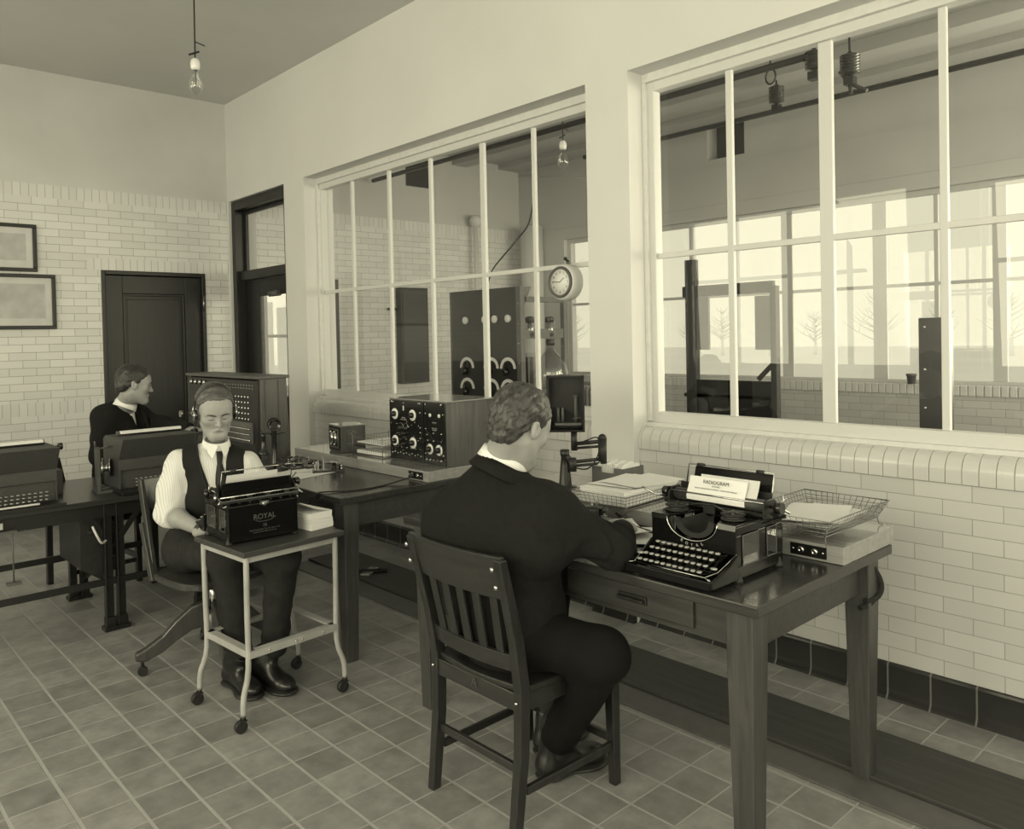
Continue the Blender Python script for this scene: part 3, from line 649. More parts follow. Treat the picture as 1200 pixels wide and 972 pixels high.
b.bar((-.205, -.176, .655), (.205, -.176, .655), .004, .022, side=(0, 1, 0)); b.bar((-.205, .176, .655), (.205, .176, .655), .004, .022, side=(0, 1, 0)); b.bar((-.206, -.17, .655), (-.206, .17, .655), .004, .022, side=(1, 0, 0)); b.bar((.206, -.17, .655), (.206, .17, .655), .004, .022, side=(1, 0, 0))
b.build('top_frame', 'stand_steel', e)
b = MB()
for z in (.285,):
    b.bar((-.205, -.182, z), (.205, -.182, z), .004, .026, side=(0, 1, 0)); b.bar((-.205, .176, z), (.205, .176, z), .004, .026, side=(0, 1, 0)); b.bar((-.206, -.17, z), (-.206, .17, z), .004, .026, side=(1, 0, 0)); b.bar((.206, -.17, z), (.206, .17, z), .004, .026, side=(1, 0, 0))
    b.bar((-.205, -.165, z+.012), (.205, -.165, z+.012), .03, .003, side=(0, 1, 0)); b.bar((-.19, -.17, z+.012), (-.19, .17, z+.012), .03, .003, side=(1, 0, 0)); b.bar((.19, -.17, z+.012), (.19, .17, z+.012), .03, .003, side=(1, 0, 0)); b.bar((-.205, .16, z+.012), (.205, .16, z+.012), .03, .003, side=(0, 1, 0))
b.build('shelf_frame', 'stand_steel', e)
for x in (-.12, .0, .03, .13): MB().sph((x, -.185, .285), .005).build('rivet', 'nickel', e)
# paper stack on the stand
def paper_stack(loc, rz, w_, d_, hts, label, seed=1, group=None, material='paper'):
    rn = random.Random(seed); z = 0
    e = thing('paper_stack', loc, rz, label, 'papers', group)
    for h in hts:
        b = MB(); nx = 10; a = rn.uniform(-.04, .04); ox, oy = rn.uniform(-.004, .004), rn.uniform(-.004, .004); T = Matrix.Translation((ox, oy, z)) @ Matrix.Rotation(a, 4, 'Z')
        k = max(int(h/.004), 1)
        for i in range(k):
            j1, j2 = rn.uniform(-.0015, .0015), rn.uniform(-.0015, .0015); b.box(-w_/2+j1, w_/2+j1, -d_/2+j2, d_/2+j2, h*i/k, h*(i+1)/k-.0003, 0, T)
        z += h+.0006; b.build('sheaf', material, e)
    return e
ps = paper_stack((1.700, 3.12, .695), SR+.05, .115, .22, (.026, .016, .028), 'stack of white papers beside the typewriter on the wheeled stand', 2)
b = MB(); n = 12; v = []
for i in range(n+1):
    t = i/n; v += [(-.055+.11*t, -.11, .073+.030*(1-t)**2), (-.055+.11*t, .11, .073+.045*(1-t)**2)]
b.add(v+[(x, y, z-.0008) for x, y, z in v], [(2*i, 2*i+2, 2*i+3, 2*i+1) for i in range(n)]+[(2*n+2+2*i, 2*n+3+2*i, 2*n+5+2*i, 2*n+4+2*i) for i in range(n)])
b.build('curled_sheet', 'paper', ps)

# ---------------------------------------------------------------- chairs
def slat_chair(loc, rz, label):
    e = thing('oak_chair', loc, rz, label, 'chair')     # faces -y
    m_ = 'chair_wood'
    for s_ in (-1, 1):
        b = MB(); pts = [(s_*.195, .235, 0, .030, .034), (s_*.198, .205, .25, .032, .040), (s_*.200, .200, .44, .034, .042), (s_*.205, .225, .60, .032, .040), (s_*.212, .290, .855, .030, .030)]
        b.ring([[Vector((x+p*w_/2, y+q*d_/2, z)) for p, q in ((-1, -1), (1, -1), (1, 1), (-1, 1))] for x, y, z, w_, d_ in pts], 0, False)
        b.build('back_post', m_, e, bevel=.004)
        b = MB(); pts = [(s_*.205, -.215, 0, .030), (s_*.205, -.205, .42, .040)]
        b.ring([[Vector((x+p*w_/2, y+q*w_/2, z)) for p, q in ((-1, -1), (1, -1), (1, 1), (-1, 1))] for x, y, z, w_ in pts], 0, False)
        b.build('front_leg', m_, e, bevel=.004)
        MB().bar((s_*.197, .19, .135), (s_*.205, -.20, .135), .016, .026, side=(1, 0, 0)).build('side_stretcher', m_, e, bevel=.003)
        MB().bar((s_*.200, .19, .405), (s_*.205, -.20, .405), .020, .055, side=(1, 0, 0)).build('side_rail', m_, e, bevel=.003)
        for z in (.775, .83):
            MB().sph((s_*.207, .262+(z-.72)*.25+.028, z), (.008, .005, .008)).build('rail_screw', 'nickel', e)
        MB().sph((s_*.20, .225, .41), .006).build('rail_screw', 'nickel', e)
    b = MB(); b.bar((-.19, .205, .20), (.19, .205, .20), .016, .026, side=(0, 1, 0)); b.build('rear_stretcher', 'chair_wood_x', e, bevel=.003)
    b = MB(); b.bar((-.195, -.20, .16), (.195, -.20, .16), .016, .026, side=(0, 1, 0)); b.build('front_stretcher', 'chair_wood_x', e, bevel=.003)
    def curved(z0, z1, y0, y1, depth, thick, half):
        b = MB(); n = 14; rr = []
        for i in range(n+1):
            t = -1+2*i/n; x = t*half; yy = depth*(1-t*t)
            rr.append([Vector((x, y0+yy-thick/2, z0)), Vector((x, y0+yy+thick/2, z0)), Vector((x, y1+yy+thick/2, z1)), Vector((x, y1+yy-thick/2, z1))])
        return b.ring(rr, 0, False)
    curved(.725, .865, .248, .292, .022, .020, .222).build('top_rail', 'chair_wood_x', e, bevel=.004)
    curved(.495, .550, .205, .215, .020, .018, .19).build('lower_rail', 'chair_wood_x', e, bevel=.003)
    for i in range(5):
        t = -.72+.36*i; x = t*.19; o = .020*(1-t*t)
        MB().bar((x, .213+o, .545), (x*1.08, .250+o, .735), .034, .009, side=(1, 0, 0)).build('back_slat', m_, e, bevel=.002)
    b = MB(); n = 24; v = []   # saddled seat
    nx, ny = 16, 14
    for j in range(ny+1):
        for i in range(nx+1):
            u, w_ = -1+2*i/nx, -1+2*j/ny; x = u*(.222-.012*w_); y = -.235+.455*(j/ny)
            r_ = math.hypot(u*.9, w_*.9); dip = -.012*max(0, 1-r_**2)
            if w_ > .9: y -= .0+.02*(u*u)
            v.append((x, y, .452+dip))
    nv = len(v); v += [(x, y, .432) for x, y, z in v]; f = []
    for j in range(ny):
        for i in range(nx):
            a = j*(nx+1)+i; f.append((a, a+1, a+nx+2, a+nx+1)); f.append((nv+a, nv+a+nx+1, nv+a+nx+2, nv+a+1))
    for i in range(nx): a = i; f.append((a, nv+a, nv+a+1, a+1)); a = ny*(nx+1)+i; f.append((a, a+1, nv+a+1, nv+a))
    for j in range(ny): a = j*(nx+1); f.append((a, a+nx+1, nv+a+nx+1, nv+a)); a += nx; f.append((a, nv+a, nv+a+nx+1, a+nx+1))
    b.add(v, f, 0, True).build('seat', 'chair_wood', e, bevel=.004)
    for y in (.205, -.205): MB().bar((-.192, y, .405), (.192, y, .405), .020, .055, side=(0, 1, 0)).build('seat_rail', 'chair_wood_x', e, bevel=.003)
    TT = Matrix.Translation((0.0, .217, .41)) @ Matrix(((-1, 0, 0, 0), (0, 0, 1, 0), (0, 1, 0, 0), (0, 0, 0, 1)))
    return e, TT
chC, TT = slat_chair((1.828, 1.902, 0), PI/2, 'dark wooden slat-back chair under the man in front, back to the camera')
text('A', .045, 'stamped_mark', 'ink', chC, TT, .0008)

def swivel_chair(loc, rz):
    e = thing('swivel_chair', loc, rz, 'wooden swivel chair on castors under the man with headphones', 'chair')
    MB().ring([[Vector((x*s, y*s, z)) for x, y in [(.225*math.copysign(abs(math.cos(a))**.5, math.cos(a)), .21*math.copysign(abs(math.sin(a))**.5, math.sin(a))) for a in [2*PI*i/28 for i in range(28)]]] for s, z in ((.97, .405), (1, .412), (1, .43), (.97, .437))], 0, False).build('seat', 'swivel_wood', e)
    MB().cyl((0, 0, .20), (0, 0, .40), .02).build('spindle', 'nickel', e)
    MB().lathe([(.05, .0), (.055, .03), (.045, .10), (.03, .12)], (0, 0, .13), n=20).build('hub', 'swivel_wood', e)
    for k in range(4):
        a = PI/2*k-.35; d = Vector((math.cos(a), math.sin(a), 0))
        path = [d*.03+Vector((0, 0, .235)), d*.10+Vector((0, 0, .225)), d*.17+Vector((0, 0, .18)), d*.23+Vector((0, 0, .13)), d*.30+Vector((0, 0, .095)), d*.345+Vector((0, 0, .09))]
        hts = [.12, .11, .095, .075, .06, .035]; sidev = d.cross(Vector((0, 0, 1)))
        rr = []
        for p_, h in zip(path, hts): rr.append([p_+sidev*.02+Vector((0, 0, h/2)), p_-sidev*.02+Vector((0, 0, h/2)), p_-sidev*.02-Vector((0, 0, h/2)), p_+sidev*.02-Vector((0, 0, h/2))])
        MB().ring(rr, 0, False).build('base_leg', 'swivel_wood', e, bevel=.008)
        q = d*.315+Vector((0, 0, .022)); c = MB(); c.cyl(q-sidev*.010, q+sidev*.010, .022, n=16); c.cyl(q+Vector((0, 0, .02)), q+Vector((0, 0, .06)), .008, n=8); c.build('caster', 'iron', e)
    for s_ in (-1, 1):
        MB().bar((s_*.195, .17, .395), (s_*.20, .27, .86), .022, .034, side=(1, 0, 0)).build('back_post', 'swivel_wood', e, bevel=.004)
        MB().bar((s_*.212, .16, .40), (s_*.212, .245, .66), .022, .03, side=(1, 0, 0)).build('arm_support', 'swivel_wood', e, bevel=.004)
    b = MB(); n = 12; rr = []
    for i in range(n+1):
        t = -1+2*i/n; yy = .02*(1-t*t); x = t*.21
        rr.append([Vector((x, .235+yy, .72)), Vector((x, .255+yy, .72)), Vector((x, .285+yy, .86)), Vector((x, .265+yy, .86))])
    b.ring(rr, 0, False).build('top_rail', 'swivel_wood', e, bevel=.004)
    return e
swivel_chair((1.505, 3.66, 0), math.radians(8))
def far_chair(loc, rz):
    e = thing('office_chair', loc, rz, 'dark chair of the man at the switchboard, near the brick wall', 'chair')
    for s_ in (-1, 1):
        MB().bar((s_*.19, .20, 0), (s_*.19, .195, .44), .032, .036, side=(1, 0, 0)).build('back_leg', 'chair_wood', e, bevel=.004)
        MB().bar((s_*.19, .195, .44), (s_*.20, .275, .84), .03, .034, side=(1, 0, 0)).build('back_post', 'chair_wood', e, bevel=.004)
        MB().bar((s_*.20, -.19, 0), (s_*.20, -.19, .42), .034, .034, side=(1, 0, 0)).build('front_leg', 'chair_wood', e, bevel=.004)
        MB().bar((s_*.19, .19, .14), (s_*.20, -.19, .14), .016, .026, side=(1, 0, 0)).build('side_stretcher', 'chair_wood', e)
    b = MB(); n = 10; rr = []
    for i in range(n+1):
        t = -1+2*i/n; x = t*.19; yy = .02*(1-t*t); rr.append([Vector((x, .222+yy, .56)), Vector((x, .238+yy, .56)), Vector((x, .285+yy, .845)), Vector((x, .262+yy, .845))])
    b.ring(rr, 0, False).build('backrest', 'leather', e, bevel=.005)
    b = MB(); b.prism([(-.22, .40), (.22, .40), (.225, .45), (.19, .475), (-.19, .475), (-.225, .45)], -.21, .22, 0, XF); b.build('seat', 'leather', e, bevel=.02)
    MB().bar((-.19, -.19, .16), (.19, -.19, .16), .018, .03, side=(0, 1, 0)).build('front_stretcher', 'chair_wood', e)
    return e
far_chair((1.47, 5.42, 0), PI/2+.1)
# ---------------------------------------------------------------- wire baskets
def wire_basket(name, loc, rz, w_, d_, h, flare, label, nx, ny, nz, feet=0.0, group=None):
    e = thing(name, loc, rz, label, 'basket', group); b = MB(); r = .0011
    def P(u, v, z): s = flare*z/h; return Vector((u*(w_/2+s), v*(d_/2+s), feet+z))
    rim = [P(u, v, h) for u, v in ((-1, -1), (1, -1), (1, 1), (-1, 1))]; b.tube(rim, .0022, 6, 0, True)
    base = [P(u, v, 0) for u, v in ((-1, -1), (1, -1), (1, 1), (-1, 1))]; b.tube(base, .0018, 6, 0, True)
    for k in range(1, nz): b.tube([P(u, v, h*k/nz) for u, v in ((-1, -1), (1, -1), (1, 1), (-1, 1))], r, 4, 0, True)
    for i in range(nx+1):
        u = -1+2*i/nx; b.tube([P(u, -1, h), P(u, -1, 0), P(u, 1, 0), P(u, 1, h)], r, 4)
    for i in range(ny+1):
        v = -1+2*i/ny; b.tube([P(-1, v, h), P(-1, v, 0), P(1, v, 0), P(1, v, h)], r, 4)
    b.build('wire_mesh', 'wire_metal', e)
    if feet:
        for u in (-1, 1):
            for v in (-1, 1):
                q = P(u, v, .0); f = MB(); f.tube([P(u, v, h*.5), q, Vector((q.x+u*.004, q.y+v*.004, .006)), Vector((q.x+u*.016, q.y+v*.012, .002))], .0018, 6); f.build('foot', 'wire_metal', e)
    return e
def loose_sheet(loc, rz, w_, d_, label, bend=.01, mtl='paper', group=None, tilt=0.0, name='sheet_of_paper'):
    b = MB(); n = 10; v = []
    for i in range(n+1):
        t = i/n; z = bend*(2*t-1)**2; v += [((t-.5)*w_, -d_/2, z), ((t-.5)*w_, d_/2, z*.6)]
    v2 = [(x, y, z+.0007) for x, y, z in v]; k = len(v)
    f = [(2*i, 2*i+1, 2*i+3, 2*i+2) for i in range(n)]+[(k+2*i, k+2*i+2, k+2*i+3, k+2*i+1) for i in range(n)]
    f += [(2*i, 2*i+2, k+2*i+2, k+2*i) for i in range(n)]+[(2*i+1, k+2*i+1, k+2*i+3, 2*i+3) for i in range(n)]+[(0, k, k+1, 1), (2*n, 2*n+1, k+2*n+1, k+2*n)]
    o = b.add(v+v2, f).build(name, mtl); o.location = loc; o.rotation_euler = (tilt, 0, rz); tag(o, label, 'paper', group); return o
wire_basket('wire_basket', (2.56, 1.245, RZ), 0.0, .38, .24, .055, .028, 'flared wire desk basket on legs at the right end of the riser', 20, 14, 4, .028)
for i, (dx_, dy_, a, bd) in enumerate(((0, 0, .05, .010), (.02, .01, -.15, .014), (-.01, .0, .28, .018))):
    loose_sheet((2.56+dx_, 1.25+dy_, RZ+.035+.004*i), a, .29, .2, 'loose white paper lying in the flared wire basket', bd, 'paper', 'papers in the flared wire basket')
# left tray with a thick pile
cN = on(745, 588, RZ+.03); 
wire_basket('wire_tray', (2.535, 2.0, RZ), .05, .40, .24, .050, .012, 'low wire tray heaped with papers, left of the open typewriter', 18, 12, 4, .004)
ps = paper_stack((2.535, 2.0, RZ+.008), .05, .36, .215, (.016, .014, .012, .014), 'thick stack of papers heaped in the low wire tray', 5)
for k, (dx_, dy_, a) in enumerate(((.0, .02, .1), (.03, -.03, -.12))):
    loose_sheet((2.55+dx_, 2.0+dy_, RZ+.067+.004*k), a, .28, .2, 'loose white sheet on top of the heaped tray of papers', .004, 'paper', 'sheets on the heaped tray')
# card index box
e = thing('card_box', (2.75, 2.235, RZ), .03, 'dark open box full of index cards against the wall pier', 'box')
b = MB(); w_, d_, h = .075, .085, .085
b.box(-w_, w_, -d_, d_, 0, .004); b.box(-w_, -w_+.004, -d_, d_, 0, h*.72); b.box(w_-.004, w_, -d_, d_, 0, h)
b.box(-w_, w_, -d_, -d_+.004, 0, h); b.box(-w_, w_, d_-.004, d_, 0, h); b.box(-w_, -w_+.004, -d_, -d_+.05, h*.7, h); b.box(-w_, -w_+.004, d_-.05, d_, h*.7, h)
b.build('case', 'grey_metal', e, bevel=.001)
for i in range(15):
    y = -d_+.012+i*.0105; b = MB(); b.bar((0, y, .006), (0, y+.004, .092+.003*math.sin(i*2.3)), .13, .0045, side=(1, 0, 0)); b.box(-.055+.03*(i % 4), -.030+.03*(i % 4), y+.002, y+.005, .09, .100); b.build('card', 'paper', e)

# ---------------------------------------------------------------- telegraph instruments
def telegraph(name, loc, rz, label, kind):
    e = thing(name, loc, rz, label, 'telegraph')
    MB().box(-.085, .085, -.04, .04, 0, .012).build('base', 'chair_wood', e, bevel=.002)
    if kind == 'key':
        b = MB(); b.tube([(-.07, 0, .034), (.0, 0, .030), (.05, 0, .036)], .004, 8); b.box(-.012, .012, -.024, -.018, .012, .045); b.box(-.012, .012, .018, .024, .012, .045); b.cyl((0, -.024, .032), (0, .024, .032), .003); b.build('lever', 'brass_dull', e)
        MB().lathe([(.003, 0), (.003, .01), (.017, .014), (.018, .018), (.012, .022)], (-.07, 0, .032)).build('key_knob', 'bakelite', e)
        for x, y in ((.06, -.025), (.06, .025), (-.05, .028)): MB().lathe([(.006, 0), (.006, .008), (.003, .009), (.003, .015), (.007, .016), (.007, .021)], (x, y, .012), n=12).build('terminal', 'nickel', e)
    else:
        for y in (-.018, .018): MB().lathe([(.012, 0), (.012, .003), (.010, .004), (.010, .036), (.012, .037), (.012, .040)], (.03, y, .012), n=16).build('coil', 'black_metal', e)
        b = MB(); b.tube([(-.06, 0, .048), (.05, 0, .055)], .004, 8); b.box(-.03, -.022, -.025, .025, .012, .07); b.box(-.06, -.05, -.02, .02, .012, .062); b.cyl((-.026, 0, .06), (-.026, 0, .085), .004); b.cyl((.06, 0, .012), (.06, 0, .07), .004); b.box(.01, .05, -.03, .03, .052, .058); b.build('sounder_frame', 'brass_dull', e)
        for x, y in ((-.07, -.028), (-.07, .028), (.07, -.028), (.07, .028), (-.055, 0)): MB().lathe([(.006, 0), (.006, .01), (.003, .011), (.003, .018), (.007, .019), (.007, .026)], (x, y, .012), n=12).build('terminal', 'nickel', e)
    return e
telegraph('telegraph_sounder', (2.30, 1.99, TZ), .5, 'brass telegraph sounder by the hand of the man in front', 'sounder')
o = telegraph('telegraph_key', (2.265, 1.90, TZ), 2.6, 'brass telegraph key under the hand of the man in front', 'key')
c = on(386, 551, TZ)
telegraph('telegraph_sounder', (2.235, 3.83, TZ), -.5, 'brass telegraph sounder on papers, left of the radio receiver', 'sounder')
telegraph('telegraph_key', (2.20, 4.03, TZ), -.2, 'brass telegraph key behind the sounder on the oak table', 'key')
telegraph('telegraph_key', (2.26, 4.21, TZ), .3, 'farthest brass telegraph key, in front of the small instrument box', 'key')
loose_sheet((2.10, 3.86, TZ+.001), .2, .30, .22, 'large white paper under the telegraph sounder', .001)
loose_sheet((2.06, 4.02, TZ+.003), -.3, .26, .2, 'white paper by the foot of the candlestick telephone', .002)
loose_sheet((2.275, 1.70, TZ+.001), .6, .24, .17, 'white paper beside the left end of the open typewriter', .008)
loose_sheet((2.255, 1.80, TZ+.010), 1.1, .20, .14, 'folded white paper under the cuff of the man in front', .02)

# ---------------------------------------------------------------- candlestick telephone
e = thing('candlestick_telephone', (2.045, 4.08, TZ), math.radians(-22), 'black candlestick telephone on the left end of the oak table', 'telephone')
b = MB(); b.lathe([(.072, 0), (.074, .006), (.070, .014), (.045, .024), (.022, .032), (.016, .045), (.015, .22), (.019, .235), (.012, .25)], n=28); b.build('base_and_stem', 'bakelite', e)
b = MB(); b.cyl((0, .012, .262), (0, -.022, .262), .036, .038, n=24); b.lathe([(.012, 0), (.014, .012), (.026, .028), (.034, .036), (.034, .040), (.030, .040), (.018, .022)], (0, -.022, .262), (0, -1, 0), 24); b.build('transmitter', 'bakelite', e)
b = MB(); b.tube([(0, 0, .20), (.03, 0, .205), (.045, 0, .21), (.058, -.012, .212)], .0035, 6); b.tube([(.045, 0, .21), (.058, .012, .212)], .0035, 6); b.build('hook', 'black_metal', e)
T0 = Matrix.Identity(4)
b = MB(); b.lathe([(.028, 0), (.030, .006), (.024, .016), (.013, .030), (.011, .09), (.014, .105), (.010, .118)], (-.058, 0, .095), n=20); b.build('receiver', 'bakelite', e)
b = MB(); b.tube([(0, 0, .20), (-.03, 0, .21), (-.058, -.014, .213)], .0035, 6); b.build('hook', 'black_metal', e)
b = MB(); b.tube(smooth_path([(-.058, 0, .21), (-.075, 0, .235), (-.09, .01, .20), (-.09, .03, .12), (-.07, .05, .05), (-.04, .07, .004), (0, .1, .004)]), .0022, 6); b.build('cord', 'cloth_cord', e)

# ---------------------------------------------------------------- radio receiver: two black panels in one oak case
e = thing('radio_receiver', (2.53, 3.155, RZ), 0, 'wood cased radio receiver with two black dial panels', 'radio')
W_, D_, H_ = .50, .335, .335      # along y, along x, up
MB().box(0, D_, .01, W_, 0, H_-.003).build('case', 'cabinet_wood', e, bevel=.003)
MB().box(-.004, D_+.003, -.001, W_+.004, H_-.003, H_+.004).build('case_top', 'riser_wood', e, bevel=.002)
split = .185
panels = []
for y0, y1 in ((.006, split-.004), (split+.004, W_-.004)):
    panels.append(MB().box(-.007, 0, y0, y1, .006, H_-.008).build('panel', 'bakelite', e, bevel=.001))
def knob(parent, y, z, r=.011, x=-.007, m_='bakelite', d=.020):
    return MB().lathe([(r*1.2, 0), (r*1.2, .003), (r, .004), (r*.9, d), (r*.6, d+.002)], (x, y, z), (-1, 0, 0), 18).build('knob', m_, parent)
def dial(parent, y, z, r=.030):
    b = MB(); b.lathe([(r, 0), (r, .0015), (r*.4, .0015)], (-.0075, y, z), (-1, 0, 0), 30); d = b.build('dial', 'dial_white', parent)
    b = MB(); b.lathe([(.016, .0015), (.016, .010), (.012, .024), (.008, .026)], (-.0075, y, z), (-1, 0, 0), 20); b.build('dial_knob', 'bakelite', d)
pA, pB = panels[1], panels[0]
for y, z in ((.445, .253), (.283, .253), (.445, .105), (.283, .105)): dial(pA, y, z)
for y, z in ((.137, .085), (.060, .085)): dial(pB, y, z, .028)
for y in (.390, .345):
    knob(pA, y, .178, .013); b = MB(); b.tube([(-.009, y+.024*math.cos(a), .182+.024*math.sin(a)) for a in [PI*i/10 for i in range(11)]], .0014, 5); b.build('contact_arc', 'nickel', pA)
for y, z in ((.405, .150), (.36, .150), (.385, .118), (.35, .13), (.36, .095), (.40, .085), (.425, .075)): knob(pA, y, z, .008)
rn = random.Random(11)
def dots(parent, name, pos, r, x=-.010, mtl='nickel'):
    pr0 = MB().sph((0, 0, 0), r, 0, 8).build(name, mtl, parent); pr0.location = (x,)+tuple(pos[0])
    for p in pos[1:]:
        o = pr0.copy(); COL.objects.link(o); o.parent = parent; o.location = (x,)+tuple(p)
dots(pA, 'terminal', [(.47-.026*i, .040+.006*(i % 2)) for i in range(11)]+[(.03, .322), (.47, .322)], .0045)
dots(pA, 'contact', [(rn.uniform(.21, .48), rn.choice((.20, .215, .14, .06, .075, .12))) for i in range(26)], .0030)
dots(pA, 'binding_post', [(.212, .318), (.225, .318), (.212, .27), (.212, .19), (.212, .165), (.212, .135), (.47, .318), (.455, .318)], .005)
dots(pB, 'terminal', [(.165, .318), (.035, .318), (.155, .16), (.10, .17), (.035, .17), (.10, .13), (.035, .13), (.15, .13), (.165, .27), (.02, .27), (.165, .19), (.02, .06), (.17, .06)], .0048)
for i in range(5): MB().cyl((-.007, .15-.03*i, .035), (-.024, .15-.03*i, .032), .005, n=10).build('jack', 'nickel', pB)
for y in (.13, .055): MB().lathe([(.010, 0), (.010, .002), (.001, .002)], (-.007, y, .262), (-1, 0, 0), 16).build('window_lens', 'dial_white', pB)
MB().box(-.009, -.007, .36, .368, .275, .300).build('window_lens', 'dial_white', pA)
RP = Matrix(((0, 0, -1, -.0078), (-1, 0, 0, 0), (0, 1, 0, 0), (0, 0, 0, 1)))
for body, y, z, par in (('RECEIVER', .364, .235, pA), ('TYPE', .364, .315, pA), ('WAVE LENGTH', .364, .225, pA), ('AMPLIFIER', .095, .225, pB), ('DETECTOR', .095, .195, pB), ('FILAMENT', .095, .186, pB)):
    text(body, .008, 'engraving', 'engraving', par, Matrix.Translation((0, y, z)) @ RP, .0002)
b = MB()
for c_ in ([(-.012, .165, .19), (-.03, .12, .175), (-.025, .08, .14), (-.012, .035, .13)], [(-.012, .20, .165), (-.03, .185, .12), (-.02, .16, .13)], [(-.012, .15, .13), (-.04, .1, .05), (-.02, .03, .035)], [(-.012, .02, .15), (-.03, .025, .1), (-.022, .02, .04)]): b.tube(smooth_path(c_), .0016, 5)
b.build('patch_wires', 'cloth_cord', e)
b = MB(); b.prism([(-.06, -.045), (.06, -.045), (.06, .02), (.03, .05), (-.03, .05), (-.06, .02)], 0, .002)  # glass guard over lower dials
# ---------------------------------------------------------------- small instrument box and its tape
e = thing('instrument_box', (2.53, 4.12, RZ), -.15, 'small dark box with framed front and pale lace of wires, beside the pier', 'box')
MB().box(-.07, .085, -.09, .09, .002, .155).build('case', 'cabinet_wood', e, bevel=.002)
MB().box(-.076, .09, -.094, .094, .155, .161).build('lid', 'riser_wood', e, bevel=.002)
f = MB().box(-.074, -.070, -.085, .085, .01, .15).build('front_panel', 'bakelite', e)
b = MB(); b.tube([(-.076, -.06, .03), (-.076, .06, .03), (-.076, .06, .135), (-.076, -.06, .135)], .004, 4, 0, True); b.build('front_frame', 'grey_metal', f)
b = MB()
for y in (-.025, .025):
    b.cyl((-.076, y, .05), (-.076, y, .115), .012, n=12); b.sph((-.085, y, .12), .008)
    b.sph((-.085, y, .048), .007)
b.build('coils', 'nickel', f)
b = MB()
for k in range(2):
    z0 = .135-.075*k; pth = [(-.02, -.092, z0), (-.035, -.093, z0-.01), (-.01, -.093, z0-.012), (-.03, -.093, z0-.022), (.0, -.093, z0-.026), (-.02, -.093, z0-.036), (.012, -.093, z0-.040), (-.01, -.093, z0-.05), (.02, -.093, z0-.052)]
    b.tube(smooth_path(pth, 3), .0013, 4); b.tube(smooth_path([(x+.018, y, z-.002) for x, y, z in pth], 3), .0013, 4); b.tube(smooth_path([(x+.036, y, z-.004) for x, y, z in pth], 3), .0013, 4)
b.build('looped_wires', 'nickel', e)
# two-tier wire tray
e = thing('two_tier_tray', (2.60, 3.81, RZ), .0, 'two-tier wire letter tray between the small box and the radio', 'tray'); b = MB()
for z in (.006, .066):
    q = [(-.125, -.15, z), (.125, -.15, z), (.125, .15, z), (-.125, .15, z)]; b.tube(q, .002, 6, 0, True); b.tube([(x, y, z+.038) for x, y, _ in q], .002, 6, 0, True)
    for i in range(13): x = -.125+.25*i/12; b.tube([(x, -.15, z+.038), (x, -.15, z), (x, .15, z), (x, .15, z+.038)], .0009, 4)
    for i in range(15): y = -.15+.3*i/14; b.tube([(-.125, y, z+.038), (-.125, y, z), (.125, y, z), (.125, y, z+.038)], .0009, 4)
for x in (-.125, .125):
    for y in (-.15, .15): b.tube([(x, y, 0), (x, y, .115)], .0025, 6)
b.build('wire_mesh', 'wire_metal', e)
for k, z in enumerate((.010, .070)):
    paper_stack((2.60, 3.81, RZ+z), .03*k, .21, .27, (.010, .008) if k == 0 else (.006,), ('white papers in the lower tier of the wire tray', 'white papers in the upper tier of the wire tray')[k], 20+k, 'papers in the two-tier tray')
# cable from the riser socket over the table edge
b = MB(); s0 = Vector((2.386, 3.24, RZ-.027))
pts = [s0+Vector((-.012, .0, -.004)), Vector((2.30, 3.235, TZ+.016)), Vector((2.20, 3.24, TZ+.004)), Vector((2.08, 3.23, TZ+.004)), Vector((1.98, 3.26, TZ+.004)), Vector((1.905, 3.30, TZ+.006)), Vector((1.880, 3.33, TZ-.004)), Vector((1.868, 3.40, TZ-.07)), Vector((1.866, 3.50, TZ-.20))]
e = thing('power_cable', (2.2, 3.24, TZ), 0, 'black cable plugged into the riser and trailing over the table edge', 'cable')
q = MB(); q.tube([p-Vector((2.2, 3.24, TZ)) for p in smooth_path(pts, 6)], .0035, 8); q.build('cord', 'cloth_cord', e)
q = MB(); q.cyl(s0-Vector((2.2, 3.24, TZ))+Vector((-.004, .0, 0)), s0-Vector((2.2, 3.24, TZ))+Vector((-.036, -.0, 0)), .010, n=14); q.build('plug', 'bakelite', e)
b = MB(); pts = [Vector((2.385, 1.95, TZ+.03)), Vector((2.35, 1.90, TZ+.028)), Vector((2.33, 1.82, TZ+.012)), Vector((2.31, 1.70, TZ+.008)), Vector((2.29, 1.58, TZ+.006)), Vector((2.30, 1.50, TZ+.005))]
tag(b.tube(smooth_path(pts, 6), .0045, 8).build('trailing_cable', 'cloth_cord'), 'black cord running from the riser behind the open typewriter', 'cable')
b = MB(); o_ = Vector((2.70, 1.045, 0)); pts = [Vector(at(*q)) for q in ((1012, 655, 2.62), (1022, 664, 2.64), (1031, 680, 2.65), (1032, 692, 2.65), (1026, 701, 2.63), (1014, 705, 2.60))]
b.tube(smooth_path(pts, 6), .010, 8); b.tube(smooth_path([p+Vector((-.018, .010, -.004*i)) for i, p in enumerate(pts)], 6), .009, 8)
tag(b.build('hanging_cable', 'cloth_cord'), 'thick black cable looped below the right end of the desk', 'cable')
